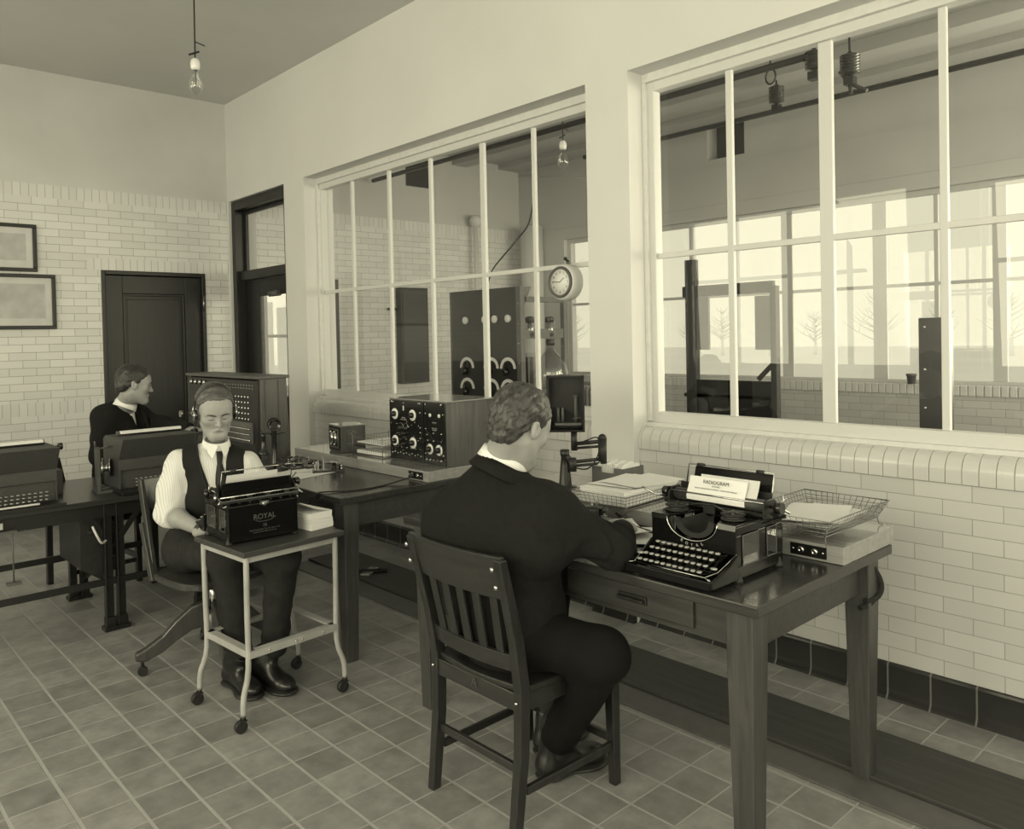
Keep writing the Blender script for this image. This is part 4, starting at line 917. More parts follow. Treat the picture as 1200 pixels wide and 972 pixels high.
# swing arm with a glass fronted black instrument case
B0 = Vector((2.545, 2.36, RZ)); e = thing('swing_arm_bracket', B0, 0, 'black jointed swing arm bolted to the riser, holding a dark case', 'bracket')
def rel(x, y, d): return at(x, y, d)-B0
dd = (B0-Vector((0, 0, EYE))).dot(fw)
b = MB(); b.lathe([(.050, 0), (.050, .004), (.030, .006), (.028, .012), (.020, .10), (.016, .135), (.020, .14), (.020, .165)], (0, 0, 0)); b.build('pedestal', 'black_metal', e)
j0 = Vector((0, 0, .150)); j1 = rel(671, 545, dd-.02); j2 = rel(706, 538, dd+.06); j2u = rel(706, 521, dd+.06); j3 = rel(673, 523, dd+.22)
b = MB(); b.tube([j0, (j0+j1)/2+Vector((0, 0, .004)), j1], .012, 8); b.cyl(j1+Vector((0, 0, -.028)), j1+Vector((0, 0, .03)), .017); b.build('lower_joint', 'iron', e)
b = MB(); b.tube([j1+Vector((0, 0, .012)), j2+Vector((0, 0, .0))], .008, 8); b.tube([j1+Vector((0, 0, -.006)), j2+Vector((0, 0, -.018))], .006, 8); b.build('lower_arm', 'iron', e)
b = MB(); b.cyl(j2+Vector((0, 0, -.030)), j2u+Vector((0, 0, .028)), .019); b.sph(j2u+Vector((0, 0, .028)), .019); b.build('elbow', 'iron', e)
b = MB(); b.tube([j2u+Vector((0, 0, .014)), j3+Vector((0, 0, .01))], .009, 8); b.tube([j2u+Vector((0, 0, -.008)), j3+Vector((0, 0, -.010))], .006, 8); b.cyl(j3+Vector((0, 0, -.02)), j3+Vector((0, 0, .075)), .015); b.build('upper_arm', 'iron', e)
b = MB(); b.tube(smooth_path([j3, (j3+j2u)/2+Vector((0, 0, .025)), j2u+Vector((-.03, 0, .03)), (j2+j2u)/2+Vector((-.03, 0, -.01)), (j1+j2)/2+Vector((0, 0, -.03)), j1+Vector((0, 0, -.01))], 6), .003, 6); b.build('cord', 'cloth_cord', e)
c = at(663, 473, dd+.20); e = thing('instrument_case', c, math.radians(-48), 'black glass-fronted case with small instruments on the swing arm', 'case')
b = MB(); w_, h_, d_ = .085, .128, .045
b.box(-w_, w_, d_-.006, d_, -h_, h_); b.box(-w_, -w_+.01, -d_, d_, -h_, h_); b.box(w_-.01, w_, -d_, d_, -h_, h_); b.box(-w_, w_, -d_, d_, -h_, -h_+.01); b.box(-w_, w_, -d_, d_, h_-.01, h_)
b.build('case', 'ebonite', e, bevel=.002)
g = MB(); g.box(-w_+.01, w_-.01, -d_+.004, -d_+.006, -h_+.01, h_-.01); g.build('front_glass', 'picture_glass', e)
b = MB()
for x in (-.035, -.015, .045): b.cyl((x, 0, -.085), (x, 0, -.02 if x < .04 else .03), .007, n=12)
b.cyl((.045, 0, .03), (.045, 0, .038), .011); b.box(-.05, .07, -.02, .02, -.1, -.088); b.cyl((.03, -.01, -.07), (.07, -.01, -.065), .003, n=8)
b.build('instruments', 'grey_metal', e)
# plank on the floor, dark rags beneath the tables
o = MB().box(-.165, .165, -2.6, 2.35, .0005, .020).build('floor_plank', 'plank_wood', bevel=.004); o.location = (2.82, 2.75-.25, 0); tag(o, 'long dark wooden cable cover lying on the floor under the oak tables', 'board')
o = MB().box(-.07, .07, -2.6, 2.35, .0005, .008).build('floor_strip', 'grey_metal', bevel=.002); o.location = (2.58, 2.5, 0); tag(o, 'thin grey strip on the floor along the near edge of the plank', 'board')
p_ = on(430, 672, .02); b = MB(); b.tube([(p_.x-.10, p_.y+.05, .032), (p_.x, p_.y, .034), (p_.x+.10, p_.y-.08, .03)], .014, 8); tag(b.build('cable_end', 'cloth_cord'), 'short black cable end lying on the floor under the oak table', 'cable')
b = MB(); T = Matrix.Translation((p_.x+.02, p_.y+.0, .021)) @ Matrix.Rotation(.6, 4, 'Z'); b.box(-.08, .08, -.03, .03, 0, .012, 0, T); tag(b.build('wood_block', 'riser_wood', bevel=.003), 'small pale wood block on the floor under the oak table', 'block')
# ---------------------------------------------------------------- pictures, bulbs, clock
def picture(x0, x1, z0, z1, label):
    e = thing('framed_picture', ((x0+x1)/2, YB, (z0+z1)/2), 0, label, 'picture', 'framed pictures on the brick wall'); hx, hz = (x1-x0)/2, (z1-z0)/2; t = .030
    b = MB(); b.box(-hx, hx, -.028, -.002, hz-t, hz); b.box(-hx, hx, -.028, -.002, -hz, -hz+t); b.box(-hx, -hx+t, -.028, -.002, -hz+t, hz-t); b.box(hx-t, hx, -.028, -.002, -hz+t, hz-t); b.build('frame', 'door_wood', e, bevel=.004)
    MB().box(-hx+t, hx-t, -.012, -.004, -hz+t, hz-t).build('mount', 'paper_old', e)
    MB().box(-hx+t+.06, hx-t-.05, -.014, -.012, -hz+t+.06, hz-t-.05).build('print', 'picture_print', e)
    return e
picture(1.13, 1.765, 1.640, 2.093, 'lower framed print on the brick wall left of the door')
picture(1.10, 1.635, 2.112, 2.50, 'upper framed print, partly above the lower one')
def pendant(loc, top, label, drop, bulb_r=.034):
    e = thing('bulb_pendant', loc, 0, label, 'lamp')
    b = MB(); b.tube([(0, 0, top-loc[2]), (.004, 0, (top-loc[2])*.6), (0, 0, .12)], .0035, 6); b.tube([(.012, 0, top-loc[2]), (.006, .004, (top-loc[2])*.5), (0, 0, .14)], .0025, 6); b.tube([(0, 0, .20), (.05, .0, .19)], .003, 5); b.tube([(-.03, 0, .13), (.02, .0, .155)], .005, 6); b.build('cord', 'cloth_cord', e)
    MB().lathe([(.006, .12), (.020, .11), (.024, .09), (.022, .07), (.016, .06)], n=20).build('socket', 'porcelain_white', e)
    bu = MB(); bu.lathe([(.013, .06), (.015, .04), (bulb_r*.75, .018), (bulb_r, -.012), (bulb_r*.85, -.035), (bulb_r*.4, -.052), (.004, -.058)], n=24); bo = bu.build('bulb', 'bulb_glass', e)
    fi = MB(); fi.tube([(0, 0, .06), (0, 0, -.01)], .002, 6); fi.tube([(-.012, 0, .01), (-.006, 0, -.022), (0, 0, .01), (.006, 0, -.022), (.012, 0, .01)], .0012, 5); fi.build('filament', 'filament', bo)
    return e
bp = Vector((0, 0, EYE))+ray(229.5, 97)*3.9
pendant(tuple(bp), CZ, 'bare bulb hanging from the ceiling in the near room', .5)
bp = Vector((0, 0, EYE))+ray(660, 187)*5.0
pendant(tuple(bp), 3.66, 'bare bulb hanging in the far room, seen through glass above the clock', .5, .036)
# clock on the window bar
e = thing('wall_clock', (3.425, 3.10, 1.80), -PI/2, 'round pale drum clock hung on the interior window bar', 'clock')
R_ = .103
b = MB(); b.lathe([(R_*.9, 0), (R_, .012), (R_*1.03, .04), (R_, .075), (R_*.86, .092)], (0, -.0, 0), (0, -1, 0), 40); b.build('drum', 'white_paint', e)
b = MB(); b.ring([[Vector((rr*math.cos(a), y, rr*math.sin(a))) for rr, y in ((R_*.70, -.090), (R_*.74, -.100), (R_*.84, -.101), (R_*.88, -.090))] for a in [2*PI*i/40 for i in range(40)]], 0, True, False, True); b.build('bezel', 'grey_metal', e)
MB().lathe([(R_*.72, 0), (R_*.72, .001), (.001, .001)], (0, -.0925, 0), (0, -1, 0), 40).build('face', 'dial_white', e)
FT = Matrix(((1, 0, 0, 0), (0, 0, -1, -.0940), (0, 1, 0, 0), (0, 0, 0, 1)))
for h in range(1, 13): a = PI/2-2*PI*h/12; text(str(h), .018, 'numeral', 'ink', e, FT @ Matrix.Translation((.056*math.cos(a), .056*math.sin(a), 0)), .0003)
b = MB(); b.bar((0, -.0955, 0), (.036*math.cos(PI/2-2*PI*1.75/12), -.0955, .036*math.sin(PI/2-2*PI*1.75/12)), .005, .0012, side=(0, 1, 0)); b.build('hour_hand', 'black_metal', e)
b = MB(); b.bar((0, -.0965, 0), (-.055, -.0965, .004), .001, .0035, side=(0, 1, 0)); b.build('minute_hand', 'black_metal', e)
b = MB(); b.bar((0, -.02, .10), (0, -.02, .125), .03, .006); b.cyl((0, -.02, .12), (0, -.045, .135), .008); b.sph((0.0, -.045, .135), .011); b.build('hanger', 'black_metal', e)

# ---------------------------------------------------------------- switchboard
e = thing('switchboard', (2.21, 4.62, 0), 0, 'tall wooden switchboard cabinet in front of the seated man by the door', 'cabinet')
H_ = 1.285; L_ = 1.12
b = MB(); b.box(.02, .20, .0, .025, .06, H_-.02); b.box(.02, .20, L_-.025, L_, .06, H_-.02); b.box(.18, .20, .025, L_-.025, .06, H_-.02)
b.prism([(.20, 0), (.245, 0), (.20, H_-.03)], 0, .02, 0, Matrix(((1, 0, 0, 0), (0, 0, 1, 0), (0, 1, 0, 0), (0, 0, 0, 1)))); b.box(.05, .055, -.006, 0, .1, H_-.03); b.box(.14, .145, -.006, 0, .1, H_-.03)
b.build('case', 'cabinet_wood', e, bevel=.003)
MB().box(-.005, .215, -.015, L_+.01, H_-.02, H_).build('top', 'cabinet_wood', e, bevel=.003)
pn = MB().box(0, .02, .01, L_-.01, .70, H_-.03).build('jack_panel', 'iron', e)
MB().box(.0, .02, .01, L_-.01, .06, .70).build('lower_panel', 'cabinet_wood', e)
MB().box(-.30, .0, .04, L_-.04, .70, .73).build('key_shelf', 'cabinet_wood', e, bevel=.003)
jk = MB().lathe([(.009, 0), (.009, .004), (.005, .008)], (0, 0, 0), (-1, 0, 0), 10).build('jack', 'nickel', pn); jk.location = (-.001, .12, 1.15)
n_ = 0
for r in range(5):
    for c_ in range(10):
        if r == 0 and c_ == 0: continue
        o = jk.copy(); COL.objects.link(o); o.parent = pn; o.location = (-.001, .12+.045*c_+(.5 if c_ > 6 else 0)*.1, 1.15-.035*r)
pl = []
for z, y0, y1 in ((1.225, .06, .5), (1.205, .06, .5)):
    for i in range(12): pl.append((y0+(y1-y0)*i/11, z))
dots(pn, 'pilot_lamp', pl, .0035, -.003, 'engraving')
f = MB().box(-.012, 0, .06, .42, .86, .99).build('meter_frame', 'grey_metal', pn, bevel=.002)
for i in range(12):
    for z in (.955, .92): MB().cyl((-.012, .08+.028*i, z), (-.028, .08+.028*i, z-.004), .005, n=8).build('plug', 'nickel', f)
    MB().sph((-.02, .08+.028*i, .88), .009, 0, 8).build('plug_tip', 'nickel', f)
for i in range(4): MB().lathe([(.016, 0), (.018, .01), (.008, .018)], (0, 1.02-.075*i, 1.225), (-1, 0, 0), 14).build('push_button', 'nickel', pn)
MB().lathe([(.020, 0), (.012, .02), (.010, .06), (.024, .07), (.024, .09)], (0, 1.03, 1.0), (-1, 0, 0), 14).build('crank', 'brass_dull', pn)
b = MB(); b.tube(smooth_path([(-.02, .9, .95), (-.08, .85, .85), (-.12, .85, .75)]), .003, 6); b.tube(smooth_path([(-.02, .7, .92), (-.07, .7, .82), (-.10, .7, .74)]), .003, 6); b.build('patch_cord', 'cloth_cord', pn)

# ---------------------------------------------------------------- left machine table
LT = .70
e = thing('machine_table', (.95, 4.80, 0), 0, 'black iron-legged table carrying the two hooded machines at left', 'table')
x0, x1, y0, y1 = -1.35, .86, -.40, .40
MB().box(x0, x1, y0, y1, LT-.028, LT).build('tabletop', 'chair_wood_x', e, bevel=.003)
b = MB(); b.box(x0+.05, x1-.05, y0+.04, y0+.055, LT-.10, LT-.028); b.box(x0+.05, x1-.05, y1-.055, y1-.04, LT-.10, LT-.028); b.build('apron', 'black_metal', e)
for xx in (-1.25, .325, .385, .80):
    for sy in (y0+.055, y1-.055):
        if sy > 0 and xx == .385: pass
        b = MB(); b.box(xx-.022, xx+.022, sy-.004, sy+.004, .02, LT-.03); b.box(xx-.022, xx-.014, sy-.02, sy+.02, .02, LT-.03); b.box(xx-.035, xx+.035, sy-.035, sy+.035, 0, .022); b.box(xx-.025, xx+.025, sy-.022, sy+.022, .02, .07); b.build('leg', 'black_metal', e, bevel=.003)
for sy in (y0+.05, y1-.05):
    b = MB(); b.box(-1.25, .82, sy-.006, sy+.006, .24, .275); b.build('foot_rail', 'black_metal', e)
for xx, s_ in ((.385, 1), (.325, -1), (-1.25, 1), (.80, -1)):
    b = MB(); b.bar((xx, y0+.05, LT-.22), (xx+s_*.13, y0+.05, LT-.04), .008, .028, side=(0, 1, 0)); b.build('brace', 'black_metal', e)
b = MB(); b.bar((.37, y0+.05, .42), (.37, y1-.05, .10), .01, .03, side=(1, 0, 0)); b.build('cross_brace', 'black_metal', e)
b = MB(); b.tube(smooth_path([(.235, y0-.01, .57), (.245, y0-.04, .53), (.27, y0-.03, .485), (.30, y0, .485)]), .006, 8); b.build('pale_cord', 'white_paint_worn', e)
b = MB(); b.box(-.22, -.10, y0-.004, y0+.03, .60, .612); b.tube([(-.12, y0, .60), (-.12, y0, .36)], .004, 6); b.box(-.15, -.09, y0-.02, y0+.02, .35, .362); b.build('slide_tray', 'grey_metal', e)
MB().box(-.26, -.16, y0-.006, y0+.0, .625, .655).build('label_card', 'label_card', e)
bx = thing('battery_cabinet', (1.225, 4.74, 0), .0, 'dark metal cabinet hung under the machine table', 'cabinet')
b = MB(); b.prism([(-.075, .66), (.075, .66), (.075, .25), (.04, .25), (-.075, .33)], -.16, .24, 0, XF); b.build('case', 'iron', bx, bevel=.003)
MB().lathe([(.015, 0), (.015, .01), (.008, .02)], (-.02, -.24, .52), (0, -1, 0)).build('knob', 'iron', bx)
tag(MB().box(.955, 1.14, 4.74, 4.98, LT+.001, LT+.13).build('dark_box', 'crackle', bevel=.003), 'plain dark box on the machine table behind the left machine', 'box')

def hooded(loc, rz, label, frame):
    e = thing('hooded_teleprinter', loc, rz, label, 'teleprinter')
    w_ = .20; h = .295; Y0, Y1 = -.15, .15
    b = MB(); TP = Matrix(((0, 0, 1, 0), (1, 0, 0, 0), (0, 1, 0, 0), (0, 0, 0, 1)))
    prof = [(Y0+.03, .02), (Y1, .02), (Y1, h-.02), (Y1-.04, h), (Y0-.05, h), (Y0+.03, .18)]
    for s_ in (-1, 1): b.prism(prof, s_*w_-.004, s_*w_+.004, 0, TP)
    b.bar((-w_, Y0-.05, h), (-w_, Y0-.05, h), .01, .01) if False else None
    v = [(-w_, Y0-.05, h), (w_, Y0-.05, h), (w_, Y0+.03, .18), (-w_, Y0+.03, .18)]
    b.add(v+[(x, y+.006, z) for x, y, z in v], [(0, 3, 2, 1), (4, 5, 6, 7), (0, 1, 5, 4), (3, 7, 6, 2)])
    b.box(-w_, w_, Y0+.03, Y0+.036, .12, .18); b.box(-w_, w_, Y0-.05, Y1-.03, h-.004, h); b.box(-w_, w_, Y1-.006, Y1, .02, h-.01); b.box(-w_, w_, Y0+.05, Y0+.055, .02, .13)
    b.build('hood', 'crackle', e, bevel=.002)
    MB().box(-w_-.02, w_+.02, Y0-.07, Y1+.02, .002, .02).build('base', 'black_metal', e, bevel=.002)
    r = MB(); r.cyl((-w_+.03, .02, h+.012), (w_-.02, .02, h+.012), .014, n=16); r.build('platen', 'rubber_platen', e)
    r = MB(); r.bar((-w_+.045, -.005, h+.008), (w_-.03, -.005, h+.022), .006, .03, side=(0, 1, 0)) if False else r.box(-w_+.045, w_-.03, -.02, .015, h+.012, h+.026); r.build('paper_roll', 'paper', e)
    k = MB(); k.cyl((w_-.02, .02, h-.02), (w_+.05, .02, h-.02), .006, n=10); k.cyl((w_+.045, .02, h-.02), (w_+.065, .02, h-.02), .018, n=16); k.build('platen_knob', 'bakelite', e)
    kk = MB().lathe([(.007, 0), (.0075, .001), (.0075, .004), (.0001, .005)], n=10).build('key', 'key_top', e); st = MB(); first = True
    for r_ in range(3):
        for i in range(12):
            x, y, z = -.14+.025*i+.006*r_, Y0-.055+.024*r_, .045+.014*r_
            o = kk if first else kk.copy()
            if not first: COL.objects.link(o); o.parent = e
            first = False; o.location = (x, y, z); st.tube([(x, y, z), (x, y+.01, .02)], .0016, 4)
    st.build('key_levers', 'iron', e)
    MB().box(-.10, .10, Y0-.075, Y0-.066, .028, .036).build('space_bar', 'paper_old', e)
    if frame:
        b = MB(); X = -w_-.075
        b.box(X-.012, X+.006, -.02, .02, .0, .245); b.cyl((X, 0, .235), (-w_, 0, .245), .005, n=8); b.cyl((X, 0, .02), (-w_, 0, .02), .005, n=8); b.box(X-.02, -w_, -.05, .05, .0, .012); b.tube([(X-.01, 0, .24), (X-.02, -.02, .28)], .005, 6); b.build('reel_frame', 'grey_metal', e)
        b = MB(); b.lathe([(.055, 0), (.055, .008), (.02, .010), (.02, .035), (.05, .037), (.05, .043)], (X+.02, .0, .13), (1, -.4, 0), 24); b.build('reel', 'nickel', e)
    return e
hooded((1.63-.07, 4.62, LT+.001), 0, 'grey hooded teleprinter with tape reel, behind the shoulder of the man with headphones', True)
hooded((.84, 4.57, LT+.001), 0, 'grey hooded teleprinter at the far left edge', False)

# ---------------------------------------------------------------- far room equipment
e = thing('transmitter_rack', (5.0, 5.20, 0), 0, 'tall dark equipment rack with white meters behind the glass', 'rack')
Hh = 1.945; b = MB()
pr = MB().box(0, .02, .0, .92, .1, Hh).build('panel', 'panel_slate', e)
b = MB(); b.box(-.004, .05, -.06, .0, 0, Hh); b.box(0, .05, .92, .95, 0, Hh); b.box(.58, .64, -.05, 0, 0, Hh-.10); b.box(.05, .6, -.04, .0, Hh-.14, Hh-.09); b.box(.05, .6, -.04, .0, 1.48, 1.56); b.box(.05, .60, -.04, 0, .95, 1.0); b.box(.58, .62, .88, .92, 0, Hh); b.box(.05, .6, .86, .90, Hh-.06, Hh); b.box(.04, .62, -.04, .9, 1.47, 1.485); b.box(.04, .62, -.04, .9, .95, .96)
b.prism([(.05, Hh), (.16, Hh), (.05, Hh-.2)], .03, .04, 0, XF)
b.build('frame', 'grey_metal', e, bevel=.003)
for y in (.70, .42, .28, .10)[:4]:
    m_ = MB().lathe([(.034, 0), (.036, .02), (.030, .024), (.001, .024)], (0, {.70: .62, .42: .33, .28: .28-.0, .10: .03}[y] if False else y, 1.66), (-1, 0, 0), 20).build('meter', 'dial_white', pr)
for y, z in ((.70, 1.20), (.35, 1.20), (.12, 1.20), (.70, 1.0), (.12, 1.0), (.35, 1.0)):
    b = MB(); n = 14; rr = []
    for i in range(n+1):
        a = PI*i/n; rr.append([Vector((-.006, y+r_*math.cos(a), z+r_*math.sin(a))) for r_ in (.075, .105)]+[Vector((-.001, y+r_*math.cos(a), z+r_*math.sin(a))) for r_ in (.105, .075)])
    b.ring(rr, 0, False); d = b.build('scale_arc', 'dial_white', pr); k = MB(); k.lathe([(.04, 0), (.04, .03), (.02, .04)], (0, y+.03, z-.03), (-1, 0, 0), 16); k.bar((-.03, y+.03, z-.03), (-.03, y-.01, z+.06), .01, .014); k.build('handwheel', 'bakelite', d)
for i in range(9): MB().sph((-.004, -.03, .35+.18*i), .007).build('rivet', 'nickel', e)
def vac(x, y, label):
    q = thing('vacuum_tube', (x, y, 1.487), 0, label, 'tube', 'glass tubes on the rack shelf')
    MB().lathe([(.045, .02), (.05, .05), (.05, .13), (.03, .15)]).build('glass_envelope', 'tube_glass', q); MB().lathe([(.04, 0), (.04, .03)]).build('lower_cap', 'black_metal', q); MB().lathe([(.042, .13), (.042, .18), (.02, .19)]).build('upper_cap', 'black_metal', q)
    MB().cyl((0, 0, .03), (0, 0, .13), .02).build('plate', 'grey_metal', q)
vac(5.16, 5.19, 'glass tube with dark caps at the left of the rack shelf'); vac(5.42, 5.19, 'glass tube with dark caps at the right of the rack shelf')
q = thing('carboy', (5.50, 5.26, .962), 0, 'large round glass bulb on the lower rack shelf', 'bottle'); MB().lathe([(.06, 0), (.14, .05), (.17, .15), (.15, .26), (.07, .36), (.035, .40), (.035, .46)], n=30).build('glass_body', 'tube_glass', q); MB().lathe([(.042, .44), (.042, .50)]).build('stopper', 'black_metal', q)
q = thing('battery_jar', (5.19, 5.25, .962), 0, 'square glass jar on the lower rack shelf', 'jar'); MB().box(-.09, .09, -.08, .08, 0, .38).build('glass_body', 'tube_glass', q); MB().box(-.06, -.04, -.06, .06, .04, .34).box(.0, .02, -.06, .06, .04, .34).build('plates', 'grey_metal', q)
# cabinet / dark vents on the far back wall
q = thing('wall_cabinet', (5.42, YB, 1.53), 0, 'dark framed cabinet on the far brick wall left of the rack', 'cabinet')
b = MB(); b.box(-.19, .19, -.10, -.002, -.54, .54); b.build('case', 'door_wood', q, bevel=.003); MB().box(-.165, .165, -.106, -.10, -.28, .50).build('upper_door', 'panel_slate', q); MB().box(-.165, .165, -.106, -.10, -.52, -.30).build('lower_door', 'ebonite', q)
tag(MB().box(5.41, 5.76, YB-.02, YB+.01, 3.24, 3.56).build('ventilator', 'panel_slate', bevel=.003), 'dark square ventilator high on the far wall', 'vent')
b = MB(); b.tube([(5.65, YB-.03, 1.83), (5.1, YB-.03, 1.83)], .012, 8); b.sph((5.62, YB-.03, 1.83), .02); tag(b.build('wall_conduit', 'iron'), 'dark horizontal conduit on the far brick wall', 'pipe')
b = MB(); c0 = at(616, 252, 9.0); b.tube([(6.35, 7.28, 0), (6.35, 7.28, 2.86)], .03, 12); b.sph((6.35, 7.28, 2.9), .075); tag(b.build('steam_pipe', 'white_paint'), 'thin white vertical pipe with a round cap in the far room', 'pipe')
b = MB(); b.tube([(7.08, 7.05, 0), (7.08, 7.05, 2.85)], .14, 20); tag(b.build('round_column', 'white_paint'), 'thick white round column in the corner of the far room', 'column')
def radiator(x, y0, y1, label, n):
    q = thing('radiator', (x, y0, 0), 0, label, 'radiator', 'radiators under the far windows')
    for i in range(n):
        y = (y1-y0)*i/(n-1); b = MB(); b.prism([(-.08, .08), (.08, .08), (.09, .12), (.09, .86), (.06, .90), (-.06, .90), (-.09, .86), (-.09, .12)], -y-.019, -y+.019, 0, XF); b.build('section', 'radiator_paint', q, bevel=.008)
    MB().box(-.07, .07, -.019, .019, 0, .08).box(-.07, .07, y1-y0-.019, y1-y0+.019, 0, .08).build('feet', 'radiator_paint', q)
    MB().cyl((0, -.03, .14), (0, y1-y0+.03, .14), .02).build('pipe', 'radiator_paint', q)
radiator(7.05, 5.55, 6.45, 'cast iron radiator under the far windows, beyond the rack', 16)
def insulator(x, y, zt, zb, r, label, n):
    q = thing('insulator', (x, y, zb), 0, label, 'insulator', 'ribbed insulators on the overhead pipes'); h = zt-zb
    pr_ = [(.012, 0), (.012, .04)]
    for i in range(n): z = .045+(h-.06)*i/n; d = (h-.06)/n; pr_ += [(r*.62, z), (r, z+d*.35), (r, z+d*.55), (r*.62, z+d*.95)]
    pr_ += [(.015, h-.01), (.015, h)]
    MB().lathe(pr_, n=20).build('ribbed_body', 'insulator', q); MB().box(-.03, .03, -.03, .03, -.02, .03).build('clamp', 'iron', q)
    MB().tube([(0, 0, h), (0, 0, 3.66-zb)], .008, 6).build('hanger_rod', 'iron', q)
def pipe_y(x, z, y0, y1, label, r=.022): tag(MB().tube([(x, y0, z), (x, y1, z)], r, 10).build('bus_pipe', 'iron'), label, 'pipe', 'overhead pipes in the far room')
pipe_y(4.90, zx(857, 92, 4.9), yat(957, 4.9, 63), 7.3, 'near overhead pipe along the far room ceiling'); pipe_y(6.20, zx(940, 123, 6.2), -2.5, 5.4, 'farther overhead pipe along the far room ceiling')
pq = Vector((0, 0, EYE))
insulator(6.20, yat(910, 6.2), zx(910, 99, 6.2), zx(910, 127, 6.2), .062, 'ribbed dark insulator at the middle of the farther overhead pipe', 7)
insulator(5.05, yat(996, 5.05, 80), zx(996, 61, 5.05), zx(996, 96, 5.05), .060, 'largest ribbed dark insulator, at the right of the overhead pipes', 7)
insulator(4.90, yat(954, 4.9, 80), zx(954, 57, 4.9), zx(954, 90, 4.9), .055, 'ribbed dark insulator at the end of the near overhead pipe', 7)
b = MB(); P5 = lambda a, c_, x: (x, yat(a, x, c_), zx(a, c_, x)); b.tube([P5(996, 96, 5.05), P5(997, 110, 5.05)], .012, 8); b.tube([P5(984, 84, 5.05), P5(996, 98, 5.05), P5(1016, 106, 5.05)], .012, 8); b.tube([P5(935, 67, 4.9), P5(955, 76, 4.9), P5(955, 93, 4.9)], .011, 8); tag(b.build('switch_link', 'iron'), 'dark rods linking the insulators overhead', 'rod')
b = MB(); y = yat(903, 5.6, 90); z_ = zx(903, 90, 5.6); b.tube([(5.6, y+.04*math.cos(a), z_+.055*math.sin(a)) for a in [2*PI*i/16 for i in range(16)]], .007, 6, 0, True); b.tube([(5.6, y, z_+.055), (5.6, y, 3.66)], .008, 6); tag(b.build('ceiling_loop', 'iron'), 'dark loop of wire hanging from the far ceiling', 'wire')
b = MB(); pts = [Vector((5.02, 5.62, 1.945)), at(577, 317, 7.55), at(590, 300, 7.5), at(605, 282, 7.5), at(622, 254, 7.4), at(626, 238, 7.3)+Vector((0, 0, .4)), at(627, 230, 7.3)+Vector((0, 0, 1.2))]; b.tube(smooth_path(pts, 6), .007, 6); tag(b.build('twisted_cord', 'cloth_cord'), 'dark twisted cord slanting above the rack', 'wire')
b = MB(); b.tube(smooth_path([at(634, 352, 5.6), at(640, 341, 5.7), at(655, 338, 5.8), at(668, 344, 6.0)], 6), .006, 6); 
b = MB(); b.tube([(7.19, 7.38, 3.56), (7.19, 6.6, 3.42), (7.19, 5.4, 3.16)], .008, 6); tag(b.build('pale_wire', 'white_paint'), 'thin pale wire stretched across the far room', 'wire')
# dark frame and plates standing in for reflections in the glass, and the tall black panel
e = thing('reflection_frame', (5.6, 3.5, 0), 0, 'dark open frame with two hanging plates, put in for reflections in the glass', 'frame')
def yy(px_, x=5.6): return yat(px_, x, 400)-3.5
def zz(px_, py_): r = ray(px_, py_); return EYE+r.z/r.x*5.6
b = MB(); zt = zz(810, 305)
b.box(-.03, .03, yy(817.5), yy(806), 0, zt); b.box(-.03, .03, yy(912), yy(905), 0, zz(905, 335)); b.box(-.02, .02, yy(908), yy(802), zz(850, 346), zz(850, 333)); b.box(-.02, .02, yy(908), yy(802), .97, 1.0)
b.bar((0, yy(888), zz(888, 445)), (0, yy(912), zz(912, 420)), .02, .035, side=(1, 0, 0)); b.build('frame', 'iron', e, bevel=.003)
for a, c_ in ((831.5, 817.5), (906, 886)): MB().box(-.012, .012, yy(a), yy(c_), zz(a, 410), zz(a, 346)).build('hanging_plate', 'grey_metal', e)
MB().box(-.02, .02, yy(906), yy(817), .35, zz(860, 446)).build('lower_panel', 'ebonite', e)  # dark panel stands in for a dark patch of reflection
e = thing('slate_board', (4.25, 1.45, 0), 0, 'tall black panel on a stand at the right, behind the glass', 'panel')
y1_ = yat(1078.5, 4.25, 440)-1.45; MB().box(-.02, .02, y1_-.145, y1_, .55, 1.545).build('slate', 'panel_slate', e, bevel=.003)
b = MB(); b.box(-.015, .015, y1_-.05, y1_-.02, 0, .55); b.box(-.015, .015, y1_-.145, y1_-.115, 0, .55); b.box(-.15, .15, y1_-.145, y1_, 0, .02); b.build('stand', 'iron', e)
for z in (1.10, 1.29, 1.50): MB().sph((-.021, y1_-.03, z), .008).build('screw', 'nickel', e)
q = thing('flower_pot', (7.17-.0, yat(1067, 7.15, 445), 1.021), 0, 'small dark pot on the far window sill', 'pot'); MB().lathe([(.030, 0), (.038, .07), (.042, .07), (.042, .085), (.036, .085), (.028, .01)], n=20).build('pot', 'grey_metal', q)
